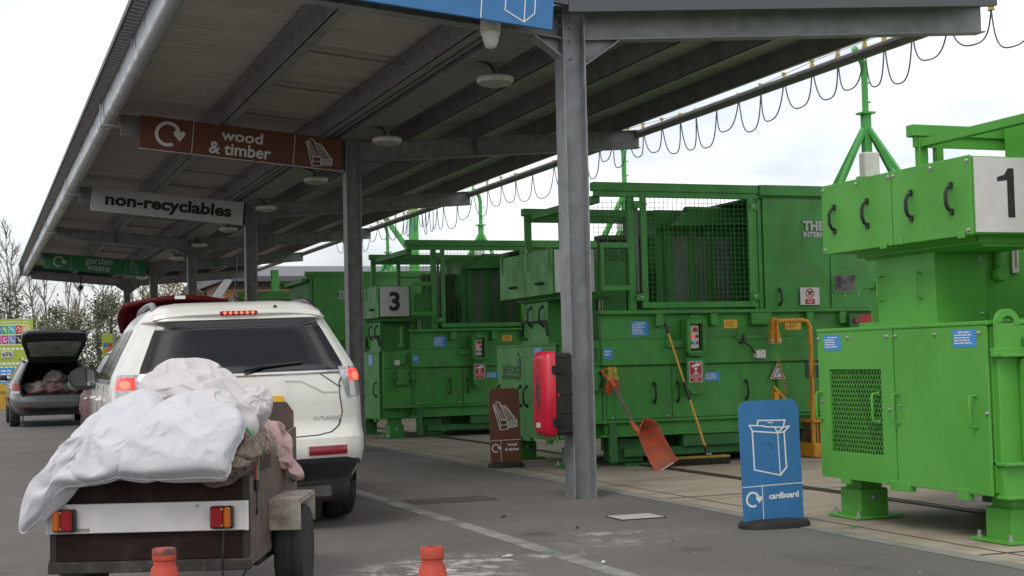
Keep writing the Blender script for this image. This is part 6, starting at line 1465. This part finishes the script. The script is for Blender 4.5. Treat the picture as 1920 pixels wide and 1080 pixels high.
for k, c in enumerate(((.05, .16, .45), (.45, .04, .06), (.55, .2, .10), (.5, .08, .25))):
    b = MB(); b.box(-.16+(k % 2)*.16, -.03+(k % 2)*.16, -.006, 0, 1.95-(k//2)*.2, 2.1-(k//2)*.2); b.build('tile', pm('totem_tile', c, .5), pn)
t = thing('grit_bin', 'yellow grit bin left of the dark grey estate car', 'bin', (.35, 47.9, 0))
GBIN = pm('yellow_bin_plastic', (.58, .36, .04), .5, var=.08, dirt=(.3, .2, .05), dirt_amt=.3)
b = MB(); b.prism([(-.72, 0), (.62, 0), (.70, .55), (-.80, .55)], 0, .6, 'y'); b.prism([(-.60, .12), (.50, .12), (.55, .40), (-.65, .40)], -.012, 0, 'y'); bo = b.build('bin_body', GBIN, t)
b = MB(); b.prism([(-.55, .15), (.42, .15), (.36, .36), (-.5, .36)], -.016, -.012, 'y'); b.build('hollow', pm('brown_shadow_panel', (.12, .075, .015), .8), bo)
b = MB(); b.prism([(-.85, .56), (.74, .56), (.70, .64), (.55, .80), (-.65, .80), (-.8, .64)], -.05, .65, 'y'); b.build('lid', GBIN, t)

LEAF_A = pm('olive_leaves', (.135, .145, .062), .6, var=.55, scale=.9); LEAF_B = pm('dark_conifer_leaves', (.085, .11, .05), .6, var=.5, scale=1.1); LEAF_C = pm('yellowing_leaves', (.19, .17, .055), .6, var=.5, scale=1.0); LEAF_D = pm('russet_leaves', (.19, .115, .05), .65, var=.5, scale=1.0)
BARK = pm('grey_bark', (.11, .095, .08), .85, var=.3); BIRCH = pm('pale_birch_bark', (.20, .175, .155), .8, var=.3)
def leafy(label, x, y, h, w, seed, mat, nm='shrub', n=2300, cat='shrub', grp='evergreen shrubs behind the car park'):
    rg = random.Random(seed); t = thing(nm, label, cat, (x, y, 0), 0, grp)
    b = MB(); b.tube([(0, 0, 0), (.05, 0, h*.3), (-.05, .05, h*.6), (.02, 0, h*.93)], [.09, .07, .045, .012], 7)
    tips = []
    for k in range(26):
        a = rg.uniform(0, 2*pi); z = h*rg.uniform(.08, .9); l = w*(1.05-.65*(z/h)**1.4)*rg.uniform(.45, 1.1); e = Vector((l*cos(a), l*.8*sin(a), z+h*.10*rg.uniform(.2, 1.4)))
        b.tube([(0, 0, z), e*.5+Vector((0, 0, z*.5)), e], [.03, .018, .006], 4); tips += [e, e*.65+Vector((0, 0, z*.35))]
    for k in range(5): tips.append(Vector((rg.uniform(-.2, .2), 0, h*rg.uniform(.85, 1.0))))
    b.build('trunk', BARK, t)
    b = MB(); vs, fs = [], []
    for k in range(n):
        c = rg.choice(tips); s_ = rg.uniform(.035, .09)
        p = c+Vector((rg.gauss(0, .26*w/1.3), rg.gauss(0, .24), rg.gauss(0, .20)))
        if p.z < .02: continue
        d = Vector((rg.gauss(0, 1), rg.gauss(0, 1), rg.gauss(0, 1))).normalized(); e = d.cross(Vector((rg.gauss(0, 1), rg.gauss(0, 1), rg.gauss(0, 1)))).normalized()
        i = len(vs); vs += [p-d*s_, p+e*s_*.55, p+d*s_, p-e*s_*.55]; fs.append((i, i+1, i+2, i+3))
    b.add(vs, fs); b.build('crown', mat, t, smooth=0)
def bare(label, x, y, h, seed, mat=BIRCH, lean=0.):
    rg = random.Random(seed); t = thing('bare_tree', label, 'tree', (x, y, 0), 0, 'bare trees behind the car park')
    b = MB(); tw = MB()
    P = [Vector((lean*z+.12*sin(z*1.3+seed), .1*cos(z+seed), z)) for z in [h*k/8 for k in range(9)]]
    b.tube(P, [.075*(1-k/8.6)+.01 for k in range(9)], 6)
    for k in range(30):
        u = rg.uniform(.22, .98); i = int(u*8); p = P[i].lerp(P[min(8, i+1)], u*8-i); a = rg.uniform(0, 2*pi); l = h*.22*(1.15-u)*rg.uniform(.5, 1.3)+.25
        d = Vector((cos(a)*.55, sin(a)*.55, rg.uniform(.6, 1.2))).normalized(); q = p+d*l*.5; e = q+(d+Vector((rg.gauss(0, .2), rg.gauss(0, .2), .15))).normalized()*l*.6
        tw.tube([p, q, e], [.03*(1.2-u)+.010, .018, .008], 4)
        for j in range(5):
            s_ = p.lerp(e, rg.uniform(.3, .95)); dd = (d+Vector((rg.gauss(0, .6), rg.gauss(0, .6), rg.gauss(.1, .4)))).normalized(); tw.tube([s_, s_+dd*rg.uniform(.25, .6)], [.012, .006], 3)
    b.build('trunk', mat, t); tw.build('twigs', mat, t)
rg = random.Random(77)
SH = [(-4.6, 70, 5.2, 1.6, LEAF_B), (-2.6, 71, 5.6, 1.5, LEAF_A), (-.8, 68, 4.9, 1.4, LEAF_B), (.4, 69, 6.1, 1.2, LEAF_B), (1.6, 70, 5.6, 1.25, LEAF_B), (2.7, 68, 3.9, 1.15, LEAF_A), (3.6, 71, 4.6, 1.1, LEAF_B), (4.5, 69, 4.2, 1.2, LEAF_A), (5.3, 68, 4.9, .95, LEAF_B), (6.1, 70, 5.3, 1.1, LEAF_A), (7.2, 71, 4.8, 1.3, LEAF_A), (8.3, 72, 5.6, 1.2, LEAF_C), (9.4, 74, 6.4, 1.3, LEAF_C), (10.5, 76, 6.0, 1.2, LEAF_D), (11.7, 78, 6.2, 1.3, LEAF_A), (12.6, 84, 6.6, 1.4, LEAF_C)]
pos = ['far left of the frame', 'left of the lime board', 'behind the lime board', 'tall one behind the left half of the lime board', 'tall one at the right edge of the lime board', 'behind the raised boot of the dark estate car', 'behind the right edge of the raised boot', 'left of the small totem sign', 'rising behind the totem sign', 'right of the totem sign', 'just left of the white car roof', 'behind the farthest canopy posts', 'yellowing one seen between the far posts', 'russet one left of the brick building', 'near the gable of the brick building', 'tallest yellowing one behind the brick gable']
nm_ = {LEAF_A: 'olive green shrub', LEAF_B: 'dark evergreen shrub', LEAF_C: 'yellowing shrub', LEAF_D: 'russet shrub'}
for k, (x, y, h, w, m_) in enumerate(SH): leafy(nm_[m_]+', '+pos[k], x, y, h*.9, w*.95, 100+k, m_)
BT = [(-3.6, 76, 7.2), (-1.4, 77, 7.8), (.9, 76, 7.9), (1.55, 75, 8.4), (2.05, 77, 7.6), (2.75, 76, 7.0), (3.5, 77, 6.6), (4.6, 76, 6.9), (5.2, 77, 6.4), (6.0, 75, 7.0), (6.7, 77, 6.6), (7.6, 76, 7.2), (8.6, 78, 6.8), (9.6, 77, 7.4)]
bp_ = ['out left of the board', 'left of the board', 'behind the board middle', 'tallest at the left edge of the picture', 'beside the tallest at the far left', 'above the lime board right edge', 'left of the raised boot', 'above the raised boot', 'right of the raised boot', 'left of the canopy end post', 'behind the canopy end post', 'between the two farthest posts', 'behind the second farthest post', 'left of the brick gable']
for k, (x, y, h) in enumerate(BT): bare('thin bare tree, '+bp_[k], x, y, h, 300+k, lean=rg.uniform(-.02, .02))
